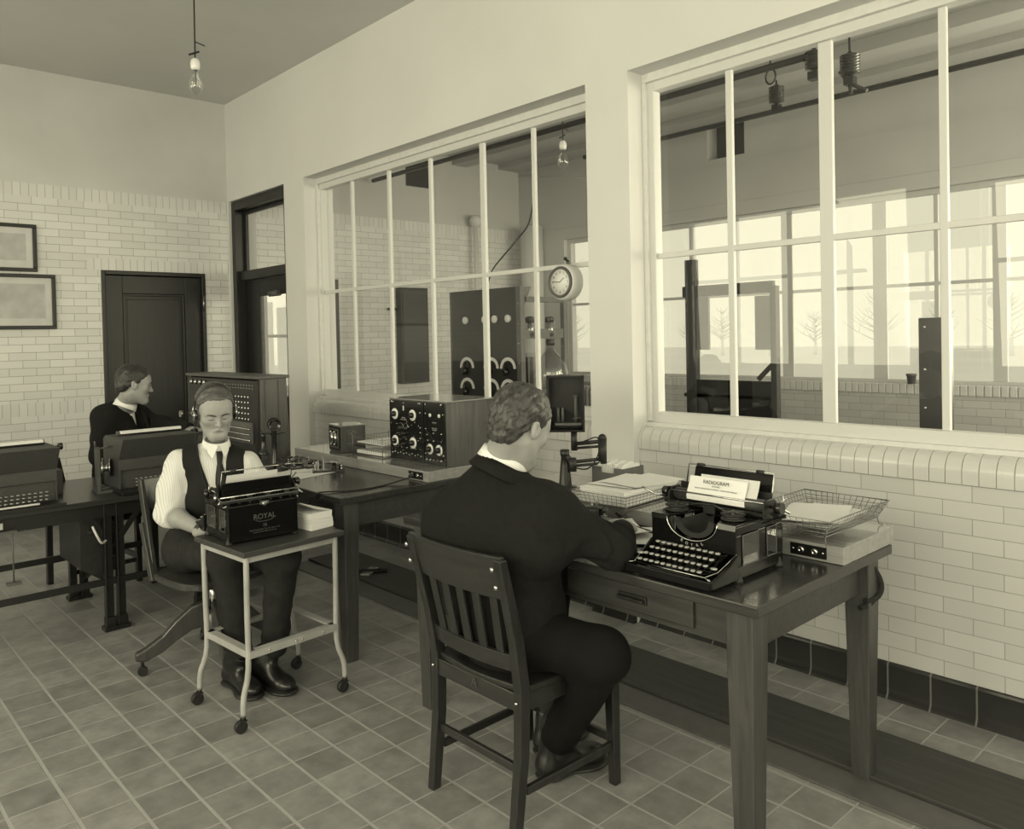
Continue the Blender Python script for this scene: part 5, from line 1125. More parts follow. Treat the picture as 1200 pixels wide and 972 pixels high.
# ---------------------------------------------------------------- people: signed-distance bodies turned into one surface each
V = lambda *a: np.array(a, float)
def npv(v): return np.array(v, float)
class SDF:
    def __init__(s): s.p = []
    def _add(s, fn, c, R, k, op): s.p.append((fn, npv(c), R, k, op)); return s
    def cap(s, a, b, ra, rb, k=.02, op='add', flat=None, fn=None):
        a, b = npv(a), npv(b); ba = b-a; L = max(ba@ba, 1e-9)
        def f(P):
            pa = P-a; t = np.clip(pa@ba/L, 0, 1); q = pa-t[:, None]*ba; r = ra+(rb-ra)*t
            if flat is not None:
                nv, s_ = flat; nv = npv(nv); nv = nv/np.linalg.norm(nv); dn = q@nv
                q = q+np.outer(dn*(1/s_-1), nv)
                return (np.sqrt((q*q).sum(1))-r)*min(1, s_*1.25)
            return np.sqrt((q*q).sum(1))-r
        return s._add(f, (a+b)/2, np.linalg.norm(ba)/2+max(ra, rb), k, op)
    def ell(s, c, r, M=None, k=.02, op='add'):
        c = npv(c); r = npv(r); M = np.eye(3) if M is None else M
        def f(P):
            q = (P-c)@M; k0 = np.sqrt(((q/r)**2).sum(1)); k1 = np.sqrt(((q/(r*r))**2).sum(1))+1e-9
            return k0*(k0-1)/k1
        return s._add(f, c, max(r), k, op)
    def chain(s, pts, rs, k=.01, flat=None):
        for i in range(len(pts)-1): s.cap(pts[i], pts[i+1], rs[i], rs[i+1], k, 'add', flat)
        return s
    def fun(s, f, c, R, op, k=.01): return s._add(f, c, R, k, op)
    def cut(s, c, n, R, k=.004):
        c = npv(c); n = npv(n); n = n/np.linalg.norm(n)
        return s._add(lambda P: (P-c)@n, c, R, k, 'cut')
    def ev(s, P, cen=None, h=0, idx=None):
        """P: (nb, m, 3) block points, cen: (nb,3)"""
        nb, m_, _ = P.shape; D = np.full((nb, m_), 0.3)
        for fn, c, R, k, op in s.p:
            dist = np.linalg.norm(cen-c, axis=1)
            if op == 'cut': sel = dist < R
            else: sel = dist < R+h+max(k*1.2, .012)+.01
            if not sel.any(): continue
            Q = P[sel].reshape(-1, 3); d = fn(Q).reshape(-1, m_); a = D[sel]
            if op == 'add':
                hh = np.maximum(k-np.abs(a-d), 0)/k; D[sel] = np.minimum(a, d)-hh*hh*k*.25
            elif op == 'sub':
                d = -d; hh = np.maximum(k-np.abs(a-d), 0)/k; D[sel] = np.maximum(a, d)+hh*hh*k*.25
            elif op in ('int', 'cut'):
                hh = np.maximum(k-np.abs(a-d), 0)/k; D[sel] = np.maximum(a, d)+hh*hh*k*.25
            elif op == 'disp': D[sel] = a+np.where(np.abs(a) < .03, d, 0)
        return D
    def hit(s, px_, py_, d0=2.0, d1=6.0):
        ds = np.linspace(d0, d1, int((d1-d0)/.002)); r0 = npv(ray(px_, py_)); P = V(0, 0, EYE)+ds[:, None]*r0
        D = s.ev(P[None], P.mean(0)[None], 5.0)[0]; q = np.nonzero(D < 0)[0]
        return P[q[0]] if len(q) else P[len(P)//2]
    def mesh(s, res):
        lo = np.min([c-R for _, c, R, k, op in s.p if op == 'add'], 0)-3*res; hi = np.max([c+R for _, c, R, k, op in s.p if op == 'add'], 0)+3*res
        B = 10; nb = np.ceil((hi-lo)/(res*B)).astype(int); n = nb*B
        I, J, K = np.meshgrid(*[np.arange(q) for q in nb], indexing='ij'); ids = np.stack([I.ravel(), J.ravel(), K.ravel()], 1)
        cen = lo+(ids*B+(B-1)/2)*res; hd = (B/2)*res*1.7321
        # coarse estimate of each block centre
        Dc = np.full(len(cen), 0.3)
        for fn, c, R, k, op in s.p:
            if op != 'add': continue
            sel = np.linalg.norm(cen-c, axis=1) < R+hd+.05
            if sel.any(): Dc[sel] = np.minimum(Dc[sel], fn(cen[sel]))
        act = np.abs(Dc) < hd*1.35+.03
        inside = Dc < 0
        G = np.where(inside, -0.1, 0.1).reshape(nb)
        F = np.repeat(np.repeat(np.repeat(G, B, 0), B, 1), B, 2).astype(np.float32)
        o = np.stack(np.meshgrid(*[np.arange(B)]*3, indexing='ij'), -1).reshape(-1, 3)*res
        A = np.nonzero(act)[0]
        for st in range(0, len(A), 400):
            a = A[st:st+400]; base = lo+ids[a]*B*res; P = base[:, None, :]+o[None]
            D = s.ev(P, cen[a], hd)
            for q, b_ in enumerate(ids[a]):
                x, y, z = b_*B; F[x:x+B, y:y+B, z:z+B] = D[q].reshape(B, B, B)
        return surface_net(F, lo, res)
def surface_net(F, lo, res):
    S_ = (F < 0); c = np.zeros(np.array(F.shape)-1, np.int8)
    for i in (0, 1):
        for j in (0, 1):
            for k in (0, 1): c += S_[i:F.shape[0]-1+i, j:F.shape[1]-1+j, k:F.shape[2]-1+k]
    mask = (c > 0) & (c < 8); cells = np.argwhere(mask); idx = np.full(mask.shape, -1, np.int32); idx[mask] = np.arange(len(cells))
    acc = np.zeros((len(cells), 3)); cnt = np.zeros(len(cells))
    X, Y, Z = cells.T
    for ax in range(3):
        o1, o2 = [a for a in range(3) if a != ax]
        for u in (0, 1):
            for v in (0, 1):
                p = [0, 0, 0]; p[o1] = u; p[o2] = v; q = list(p); q[ax] = 1
                a = F[X+p[0], Y+p[1], Z+p[2]]; b = F[X+q[0], Y+q[1], Z+q[2]]
                m_ = (a < 0) != (b < 0); t = np.where(m_, a/np.where(a-b == 0, 1, a-b), 0)
                pt = np.array(p, float)[None].repeat(len(cells), 0); pt[:, ax] = t
                acc[m_] += pt[m_]; cnt[m_] += 1
    vs = lo+(cells+acc/cnt[:, None])*res
    fs = []
    for ax in range(3):
        o1, o2 = [(1, 2), (2, 0), (0, 1)][ax]
        sh = [slice(None)]*3; sh2 = [slice(None)]*3; sh[ax] = slice(0, -1); sh2[ax] = slice(1, None)
        a = S_[tuple(sh)]; b = S_[tuple(sh2)]; E_ = np.argwhere(a != b)
        E_ = E_[(E_[:, o1] > 0) & (E_[:, o2] > 0) & (E_[:, o1] < F.shape[o1]-1) & (E_[:, o2] < F.shape[o2]-1)]
        ins = S_[tuple(E_.T)]
        def ix(d1, d2): e = E_.copy(); e[:, o1] -= d1; e[:, o2] -= d2; return idx[tuple(e.T)]
        q = np.stack([ix(1, 1), ix(0, 1), ix(0, 0), ix(1, 0)], 1); q[~ins] = q[~ins][:, ::-1]; fs.append(q)
    fs = np.concatenate(fs); fs = fs[(fs >= 0).all(1)]
    return vs, fs
def sdf_obj(name, sd, res, mats, parent=None, origin=None, paint=None, smooth_it=0, label=None):
    vs, fs = sd.mesh(res)
    if smooth_it:
        n = len(vs); e = np.concatenate([fs[:, [0, 1]], fs[:, [1, 2]], fs[:, [2, 3]], fs[:, [3, 0]]])
        for _ in range(smooth_it):
            acc = np.zeros((n, 3)); cnt = np.zeros(n)
            for i in range(3): acc[:, i] = np.bincount(e[:, 0], vs[e[:, 1], i], n)+np.bincount(e[:, 1], vs[e[:, 0], i], n)
            cnt = np.bincount(e[:, 0], minlength=n)+np.bincount(e[:, 1], minlength=n); vs = .5*vs+.5*acc/np.maximum(cnt, 1)[:, None]
    if origin is None: origin = V(0, 0, 0)
    me = bpy.data.meshes.new(name); v = (vs-origin).astype(np.float32)
    me.vertices.add(len(v)); me.vertices.foreach_set('co', v.ravel())
    me.loops.add(len(fs)*4); me.loops.foreach_set('vertex_index', fs.astype(np.int32).ravel())
    me.polygons.add(len(fs)); me.polygons.foreach_set('loop_start', np.arange(len(fs), dtype=np.int32)*4); me.polygons.foreach_set('loop_total', np.full(len(fs), 4, np.int32))
    me.update(calc_edges=True); me.polygons.foreach_set('use_smooth', np.ones(len(fs), bool))
    if isinstance(mats, str): mats = [mats]
    for q in mats: me.materials.append(MT[q])
    if paint is not None: me.polygons.foreach_set('material_index', paint(vs[fs].mean(1)).astype(np.int32))
    o = bpy.data.objects.new(name, me); COL.objects.link(o)
    if parent is not None: o.parent = parent
    else: o.location = tuple(origin)
    if label: o['label'] = label
    return o
def basis(fwd, upv):
    f = npv(fwd); f /= np.linalg.norm(f); r = np.cross(f, npv(upv)); r /= np.linalg.norm(r); u = np.cross(r, f)
    return np.stack([r, f, u], 1)          # columns: right (person's right = +x), forward, up
HY = .93
def head(sd, c, M, hs=1.0, look=0.0):
    c = npv(c); L = lambda x, y, z: c+M@(np.array([x, y*HY, z])*hs); R_ = lambda *r: [r[0]*hs, r[1]*hs*HY, r[2]*hs]
    E = lambda p, r, k=.02, op='add', rot=None: sd.ell(L(*p), R_(*r), M if rot is None else M@rot, k*hs, op)
    Cc = lambda a, b, ra, rb, k=.01, op='add': sd.cap(L(*a), L(*b), ra*hs, rb*hs, k*hs, op)
    E((0, -.016, .034), (.075, .096, .080)); E((0, .030, -.030), (.062, .060, .082), .03); E((0, .045, .035), (.062, .048, .055), .03)
    for s_ in (-1, 1):
        Cc((s_*.050, -.004, -.045), (s_*.022, .068, -.094), .016, .019, .03)
        E((s_*.044, .060, -.018), (.020, .020, .018), .025)
    Cc((-.012, .074, -.094), (.012, .074, -.094), .019, .019, .02)
    for s_ in (-1, 1): Cc((s_*.012, .084, .020), (s_*.044, .072, .020), .0105, .009, .016)
    for s_ in (-1, 1): E((s_*.031, .096, .001), (.017, .014, .011), .016, 'sub')
    for s_ in (-1, 1): sd.ell(L(s_*.031, .0745, .000), R_(.0155, .0145, .0125), M, .004*hs)
    for s_ in (-1, 1): Cc((s_*.019, .0875, -.0035-look), (s_*.043, .0795, -.0035-look), .0020, .0018, .004)
    Cc((0, .086, .014), (0, .110, -.028), .0068, .0088, .011)
    for s_ in (-1, 1): E((s_*.0092, .100, -.031), (.0070, .009, .0060), .005)
    for s_ in (-1, 1): E((s_*.006, .106, -.037), (.003, .005, .003), .003, 'sub')
    Cc((-.021, .084, -.0650), (0, .0925, -.0560), .0030, .0046, .008); Cc((.021, .084, -.0650), (0, .0925, -.0560), .0030, .0046, .008)
    Cc((-.016, .085, -.0645), (.016, .085, -.0645), .0048, .0048, .007); Cc((-.007, .088, -.065), (.007, .088, -.065), .0052, .0052, .006)
    Cc((-.024, .0905, -.0690), (0, .0965, -.0602), .0016, .0018, .002, 'sub'); Cc((0, .0965, -.0602), (.024, .0905, -.0690), .0018, .0016, .002, 'sub')
    for s_ in (-1, 1):
        E((s_*.078, -.010, -.004), (.011, .018, .030), .008, 'add', rotx(.25)); E((s_*.087, -.006, .000), (.007, .010, .017), .004, 'sub', rotx(.25))
        Cc((s_*.083, .002, -.012), (s_*.080, .006, .004), .004, .003, .004)
    return L
def rotx(a): c_, s_ = math.cos(a), math.sin(a); return np.array([[1, 0, 0], [0, c_, -s_], [0, s_, c_]])
def noise3(P, f, seed=0):
    v = 0
    for i, (a, b, c_, ph) in enumerate(((1, .3, .2, .1), (-.4, 1.1, .3, 1.7), (.2, -.5, 1.2, 2.9), (1.3, 1.2, -.7, 4.2))):
        v = v+np.sin(f*(a*P[:, 0]+b*P[:, 1]+c_*P[:, 2])+ph+seed*1.3+1.5*np.sin(f*.6*(b*P[:, 0]+c_*P[:, 1]+a*P[:, 2])+seed))
    return v/4
def hair(name, c, M, hs, material, parent, origin, line, thick=.010, strand=.002, fr=(90, 260), part=None, res=.0025):
    c = npv(c); sd = SDF(); sc = hs
    C1 = c+M@(np.array([0, -.018*HY, .040])*sc)
    sd.ell(C1, [(.075+thick*.75)*sc, (.096*HY+thick)*sc, (.080+thick)*sc], M, .01)
    sd.ell(c+M@(np.array([0, -.055*HY, -.015])*sc), [(.062+thick*.5)*sc, (.052*HY+thick*.6)*sc, .070*sc], M, .03)
    def cutf(P):
        q = (P-c)@M/sc; x, y, z = q.T; y = y/HY; h = .004*noise3(q, 170, 8)+.003*noise3(q, 420, 3)+np.interp(y, line[0], line[1])+.10*np.maximum(np.abs(x)-.052, 0)*np.where(y > 0, -1, 0)+line[2]*np.where(y > .02, np.abs(x)/.07, 0)
        return (h-z)*.8*sc
    sd.fun(cutf, C1, .2, 'int', .010)
    def dsp(P):
        q = (P-c)@M/sc; w = np.stack([q[:, 0]*fr[1]/fr[0], q[:, 1], q[:, 2]], 1)
        return strand*(noise3(w, fr[0])+.6*noise3(w*1.9, fr[0], 3))+.002*noise3(q, 40, 5)
    sd.fun(dsp, C1, .2, 'disp')
    # hollow nothing: the cap sits on the scalp
    return sdf_obj(name, sd, res, material, parent, origin)
def hand(sd, w, d, n, side, curl=(.5, .6, .4), s=1.0, thumb=.5, spread=.0, pts=None):
    """w wrist, d towards the fingers, n out of the back of the hand; side +1 right hand"""
    w, d, n = npv(w), npv(d), npv(n); d = d/np.linalg.norm(d); n = n-d*(n@d); n /= np.linalg.norm(n); lat = np.cross(n, d)*(-side)   # towards the thumb
    fl = (n, .46)
    for o_ in (-.020, 0, .020): sd.cap(w+d*.012+lat*o_*.7, w+d*.080*s+lat*o_*1.05, .019*s, .0185*s, .012, 'add', (n, .62))
    sd.cap(w-d*.03, w+d*.02, .026*s, .025*s, .02, 'add', (n, .75))
    for i in range(4):
        b = w+d*(.088-.004*abs(i-1.3))*s+lat*(.030-.0195*i)*s; L = [(.044, .027, .021), (.048, .031, .023), (.045, .029, .022), (.035, .022, .019)][i]
        ang = .0; dirn = d+lat*spread*(1.5-i); dirn = dirn/np.linalg.norm(dirn); p = b; r0 = [.0088, .0090, .0086, .0076][i]*s
        for j in range(3):
            ang += curl[j]*(1+.08*i); v = dirn*math.cos(ang)-n*math.sin(ang); q = p+v*L[j]*s
            sd.cap(p, q, r0*(1-.08*j), r0*(1-.08*(j+1)), .003 if j else .008); p = q
    b = w+d*.022*s+lat*.022*s; v = lat*.62+d*.72-n*thumb*.6; v /= np.linalg.norm(v); p = b
    for j, (l, r0, r1) in enumerate(((.044, .014, .0115), (.032, .0110, .0100), (.026, .0098, .0082))):
        v2 = v+d*.25*j-n*.25*j*thumb; v2 /= np.linalg.norm(v2); q = p+v2*l*s; sd.cap(p, q, r0*s, r1*s, .006); p = q
def shoe(name, parent, origin, ankle, heel, toe, label=None, lace=True, top=None):
    a, h, t = npv(ankle), npv(heel), npv(toe); d = t-h; L = np.linalg.norm(d[:2]); d = d/np.linalg.norm(d); up_ = V(0, 0, 1); up_ = up_-d*(up_@d); up_ /= np.linalg.norm(up_); lt = np.cross(d, up_)
    sd = SDF(); P = lambda x, y, z: h+d*x+lt*y+up_*z
    sd.cap(P(.03, 0, .045), a+up_*.02, .036, .042, .02); sd.cap(P(.035, 0, .040), P(.20, 0, .034), .034, .036, .03, 'add', None)
    sd.ell(P(.215, 0, .034), [.042, .058, .030], np.stack([lt, d, up_], 1), .03); sd.cap(a+up_*.01, P(.16, 0, .05), .036, .030, .03)
    if top is not None: sd.cap(a-up_*.01, top, .040, .043, .03); sd.cut(npv(top)+(npv(top)-a)*.15, npv(top)-a, .08)
    sd.cut(P(.1, 0, .004), -up_, .4)
    o = sdf_obj(name, sd, .004, 'shoe', parent, origin, label=label)
    so = SDF(); so.cap(P(.035, 0, .008), P(.035, 0, .0081), .036, .036, .01, 'add', (up_, .3)); so.cap(P(.05, 0, .008), P(.20, 0, .008), .036, .046, .02, 'add', (up_, .28)); so.cap(P(.20, 0, .008), P(.235, 0, .008), .046, .040, .02, 'add', (up_, .28))
    s2 = sdf_obj('sole', so, .004, 'leather', o); s2.location = tuple(-V(0, 0, 0))
    s2.parent = o; s2.location = tuple(-npv(origin))
    if lace:
        b = MB()
        for i in range(6):
            q = P(.085+.016*i, 0, .098-.0075*i+.004); b.tube([q-lt*.016, q+up_*.004, q+lt*.016], .0016, 5)
        l = b.build('laces', 'lace', o); l.location = tuple(-npv(origin))
    return o

# ================= man B, with headphones, facing the camera
def neck_ring(o, name, mtl, cn, Mc, prof, dips, n=32):
    b = MB(); rr = []
    for i in range(n+1):
        a = 2*PI*i/n; d = Mc@V(math.cos(a), math.sin(a), 0); rr.append([Vector(cn+d*r+Mc@V(0, 0, z+dips*math.sin(a))) for r, z in prof])
    b.ring(rr, 0, True, False, False); return b.build(name, mtl, o)
def man_b():
    hc = npv(at(252, 482, 3.58)); org = V(1.5, 3.6, 0)
    fwd = V(-.22, -.93, -.33); M = basis(fwd, V(-.03, .0, 1)); hs = .985
    body = SDF(); head(body, hc, M, hs, look=.001)
    nk = npv(at(251, 524, 3.68)); chest = npv(at(250, 580, 3.68)); pel = V(1.50, 3.72, .53)
    shR, shL = npv(at(208, 546, 3.62)), npv(at(291, 546, 3.70)); elR, elL = npv(at(198, 602, 3.58)), npv(at(318, 597, 3.64)); wrR, wrL = npv(at(238, 622, 3.40)), npv(at(318, 628, 3.42))
    hipR, hipL = pel+V(-.10, 0, 0), pel+V(.10, 0, 0); knR, knL = npv(at(264, 650, 3.36)), npv(at(330, 655, 3.34)); anR, anL = npv(on(292, 788, .10))+V(0, .07, 0), npv(on(330, 782, .10))+V(0, .07, 0)
    body.cap(hc+M@V(0, -.025, -.05), nk, .047, .050, .02); body.cap(nk, chest, .046, .085, .03); body.cap(chest, pel, .095, .10, .05, 'add', (V(0, 1, 0), .75)); body.cap(shR+V(.03, 0, 0), shL-V(.03, 0, 0), .040, .040, .03)
    for a, b, c_ in ((shR, elR, wrR), (shL, elL, wrL)): body.chain([a, b], [.044, .037], .03); body.chain([b, (b*.7+c_*.3), c_], [.037, .040, .025], .02)
    for a, b, c_ in ((hipR, knR, anR), (hipL, knL, anL)): body.chain([a, b, c_+V(0, .01, .08)], [.07, .05, .028], .03)
    hand(body, wrR+V(.01, -.005, .0), V(.75, -.25, .12), V(-.1, -.2, 1), 1, (.35, .5, .3), 1.0); hand(body, wrL, V(-.55, -.45, .15), V(.1, -.2, 1), -1, (.35, .5, .3), 1.0)
    def paint(c):
        q = (c-hc)@M/hs; lips = (np.abs(q[:, 0]) < .022) & (q[:, 1] > .074) & (np.abs(q[:, 2]+.0600+.36*np.abs(q[:, 0])) < .0042-.12*np.abs(q[:, 0]))
        return np.where(lips, 1, 0)
    o = sdf_obj('person', body, .0033, ['skin', 'lip'], None, org, paint, 1); tag(o, 'seated man in a dark vest and striped shirt, wearing headphones and typing', 'person')
    hair('hair', hc, M, hs, 'hair_brown', o, org, ([-.12, -.06, -.02, .01, .03, .06, .09], [-.075, -.06, .0, .010, .052, .078, .086], -.006), .012, .0028, (110, 60))
    L = lambda x, y, z: Vector(hc+M@(V(x, y*HY, z)*hs)-org)
    def on_face(x, z, e=.0):   # point on the skin straight ahead of (x, z)
        ys = np.linspace(.13, .03, 120); P = np.array([hc+M@(V(x, y, z)*hs) for y in ys]); D = body.ev(P[None], P.mean(0)[None], 5.0)[0]; q = np.nonzero(D < 0)[0]
        return Vector(hc+M@(V(x, ys[q[0]]-e, z)*hs)-org)
    for s_ in (-1, 1):
        b = MB(); b.tube([on_face(s_*x, z, .0015) for x, z in ((.010, .0140), (.020, .0175), (.032, .0190), (.042, .0180), (.051, .0130))], [.0034, .0046, .0044, .0032, .0014], 6); b.build('eyebrow', 'brow_hair', o)
        b = MB(); b.tube([on_face(s_*x, z, .0008) for x, z in ((.017, -.0035), (.024, -.0075), (.033, -.0085), (.042, -.0055))], [.0014, .0021, .0022, .0012], 5); b.build('eyelashes', 'brow_hair', o)
    # shirt
    sh = SDF()
    sh.cap(nk+V(0, .01, -.045), chest, .060, .120, .05); sh.cap(chest, pel, .125, .125, .05, 'add', (V(0, 1, 0), .78)); sh.cap(shR+V(.02, 0, 0), shL-V(.02, 0, 0), .054, .054, .05)
    sh.cap(nk+V(-.03, .01, -.03), shR+V(.03, 0, .01), .045, .050, .05); sh.cap(nk+V(.03, .01, -.03), shL+V(-.03, 0, .01), .045, .050, .05)
    for a, b_ in ((shR, elR), (shL, elL)): sh.cap(a, (a+b_)/2, .054, .062, .04); sh.cap((a+b_)/2, b_, .062, .058, .04)
    sh.cap(elR, elR*.72+wrR*.28, .054, .050, .03); sh.cap(elL, elL*.6+wrL*.4, .054, .048, .03)
    sh.fun(lambda P: .0050*noise3(P, 38)+.0030*noise3(P*V(1, 1, .45), 85, 2), chest, .8, 'disp')
    sh.cut(elR*.80+wrR*.20, wrR-elR, .10)
    so = sdf_obj('shirt', sh, .0045, 'shirt', o, org, label='white shirt with thin vertical stripes')
    for a, b_, t in ((elR, wrR, .20), (elL, wrL, .38)):
        c_ = a*(1-t)+b_*t; d = (b_-a)/np.linalg.norm(b_-a); cf = SDF(); cf.cap(c_-d*.030, c_-d*.004, .058, .055, .01); cf.cut(c_+d*.004, d, .1); cf.cut(c_-d*.034, -d, .1); cf.fun(lambda P: .003*noise3(P, 60), c_, .2, 'disp')
        sdf_obj('rolled_cuff', cf, .0045, 'shirt', so, org)
    # vest
    lr = (shL-shR); lr[2] = 0; lr /= np.linalg.norm(lr); fr_ = np.cross(lr, V(0, 0, 1)); mid = nk
    ve = SDF(); t_ = .010
    ve.cap(nk+V(0, .01, -.045), chest, .060+t_, .120+t_, .05); ve.cap(chest, pel+V(0, 0, .02), .125+t_, .138, .05, 'add', (V(0, 1, 0), .79)); ve.cap(shR+V(.02, 0, 0), shL-V(.02, 0, 0), .054+t_, .054+t_, .05)
    ve.cap(nk+V(-.03, .01, -.03), shR+V(.03, 0, .01), .045+t_, .050+t_, .05); ve.cap(nk+V(.03, .01, -.03), shL+V(-.03, 0, .01), .045+t_, .050+t_, .05)
    vb = sh.hit(260, 604, 3.2, 4.0); vcx = (vb-mid)@lr; vtx = 0.0
    def vneck(P):
        q = P-mid; y = q@fr_; z = P[:, 2]-vb[2]; x = q@lr-vcx*(1-np.clip(z/.25, 0, 1))
        return np.maximum(np.maximum(np.abs(x)-.004-.215*np.maximum(z, 0), -z), -y)
    ve.fun(lambda P: -vneck(P), chest, .5, 'int', .004)
    def sides(P):
        q = P-mid; x = np.abs(q@lr); lim = .136+.8*np.maximum(0, (shR[2]-.13)-P[:, 2]); return (x-lim)*.8
    ve.fun(sides, chest, .5, 'int', .008); ve.fun(lambda P: .003*noise3(P, 35, 4), chest, .6, 'disp')
    sdf_obj('vest', ve, .0045, 'vest', o, org)
    # collar and tie
    cn = npv(at(253.5, 518, 3.60))-org; Mc = basis(V(-.25, -1, -.38), V(0, 0, 1))
    cr_ = neck_ring(o, 'collar', 'collar', cn, Mc, ((.051, .014), (.0545, .016), (.063, -.016), (.059, -.018)), 0)
    b = MB(); f1 = Vector(Mc@V(0, 1, 0)); u1 = Vector(Mc@V(0, 0, 1)); r1 = Vector(Mc@V(1, 0, 0)); c0 = Vector(cn)+f1*.058
    for s_ in (-1, 1):
        ps_ = [c0+r1*(s_*x)+f1*y+u1*z for x, y, z in ((.003, .003, .012), (.046, -.022, .014), (.046, -.010, -.022), (.026, .010, -.046))]
        b.add(ps_+[p+f1*.003 for p in ps_], [(0, 1, 2, 3), (7, 6, 5, 4), (0, 4, 5, 1), (1, 5, 6, 2), (2, 6, 7, 3), (3, 7, 4, 0)])
    b.build('collar_points', 'collar', cr_)
    b = MB(); rr = []
    pth = [(257.5, 528), (257.5, 535), (257.5, 543), (258.5, 556), (260, 570), (261.5, 585), (262.5, 600), (263, 612)]; ws = [.030, .026, .022, .042, .056, .066, .072, .074]
    for (x_, y_), w_ in zip(pth, ws):
        p_ = Vector(sh.hit(x_, y_, 3.2, 4.0)-org); p_ = p_+Vector(fr_)*-.0; l_ = Vector(lr); f_ = -Vector(fr_) if fr_[1] > 0 else Vector(fr_)
        rr.append([p_+l_*w_/2+f_*.008, p_+f_*.020, p_-l_*w_/2+f_*.008, p_-f_*.006])
    b.ring(rr); b.build('tie', 'tie', o, label='dark striped necktie')
    # trousers
    tr = SDF(); tr.cap(pel+V(-.06, 0, .02), pel+V(.06, 0, .02), .13, .13, .05)
    for a, b_, c_ in ((hipR, knR, anR), (hipL, knL, anL)): tr.cap(a, b_, .092, .070, .05); tr.cap(b_, c_*.97+b_*.03, .070, .052, .04); tr.cut(c_+V(0, 0, .06), c_-b_, .10)
    tr.fun(lambda P: .005*noise3(P, 26, 2)+.003*noise3(P, 55, 7), pel, 1.0, 'disp')
    sdf_obj('trousers', tr, .005, 'trouser', o, org)
    for d, an, toe in ((V(.02, -1, 0), anR, on(303, 823, .0)), (V(.18, -1, 0), anL, on(346, 817, 0))):
        t = npv(toe); d = d/np.linalg.norm(d); h = t-d*.285; h[2] = .004; t = t.copy(); t[2] = .004
        shoe('shoe', o, org, h+d*.07+V(0, 0, .11), h, t, top=an+V(0, 0, .06))
    # wrist watch
    d = (wrR-elR)/np.linalg.norm(wrR-elR); b = MB(); b.cyl(Vector(wrR-d*.022-org), Vector(wrR+d*.004-org), .033, n=20); b.cyl(Vector(wrR-d*.009-org)+Vector((0, -.028, .012)), Vector(wrR-d*.009-org)+Vector((0, -.037, .016)), .015, n=16); b.build('wrist_strap', 'leather', o)
    # headphones
    e = thing('headphones', tuple(hc), 0, 'wire headband headphones on the head of the man in the vest', 'headphones'); L2 = lambda x, y, z: Vector(M@(V(x, y, z)*hs))
    b = MB()
    for o_ in (-.012, .006): b.tube([L2(.088*math.cos(a), o_-.008+.012*math.sin(a), .020+.112*math.sin(a)) for a in [PI*i/22 for i in range(23)]], .0028, 6)
    b.build('headband', 'leather', e)
    for s_ in (-1, 1):
        b = MB(); b.tube([L2(s_*.090, -.010, .030), L2(s_*.095, -.008, .01), L2(s_*.098, -.004, -.012)], .0028, 6); b.tube([L2(s_*.097, -.024, .0), L2(s_*.099, -.016, -.014), L2(s_*.097, .006, -.01)], .002, 5); b.build('fork', 'nickel', e)
        b = MB(); q0, q1, q2 = L2(s_*.078, -.006, -.016), L2(s_*.088, -.006, -.016), L2(s_*.095, -.006, -.016); b.cyl(q0, q1, .030, n=22); b.build('ear_cap', 'bakelite', e); b = MB(); b.cyl(q1, q2, .026, n=22); b.build('ear_shell', 'nickel', e)
    b = MB(); s0 = L2(.088, -.004, -.045); vv = lambda x_, y_: Vector(ve.hit(x_, y_, 3.0, 4.2)-hc)+Vector((0, -.006, 0))
    b.tube(smooth_path([s0, vv(231, 532), vv(234, 548), vv(239, 565), vv(247, 585), vv(258, 604)], 6), .0024, 6); b.build('cord', 'cloth_cord', e)
    return o
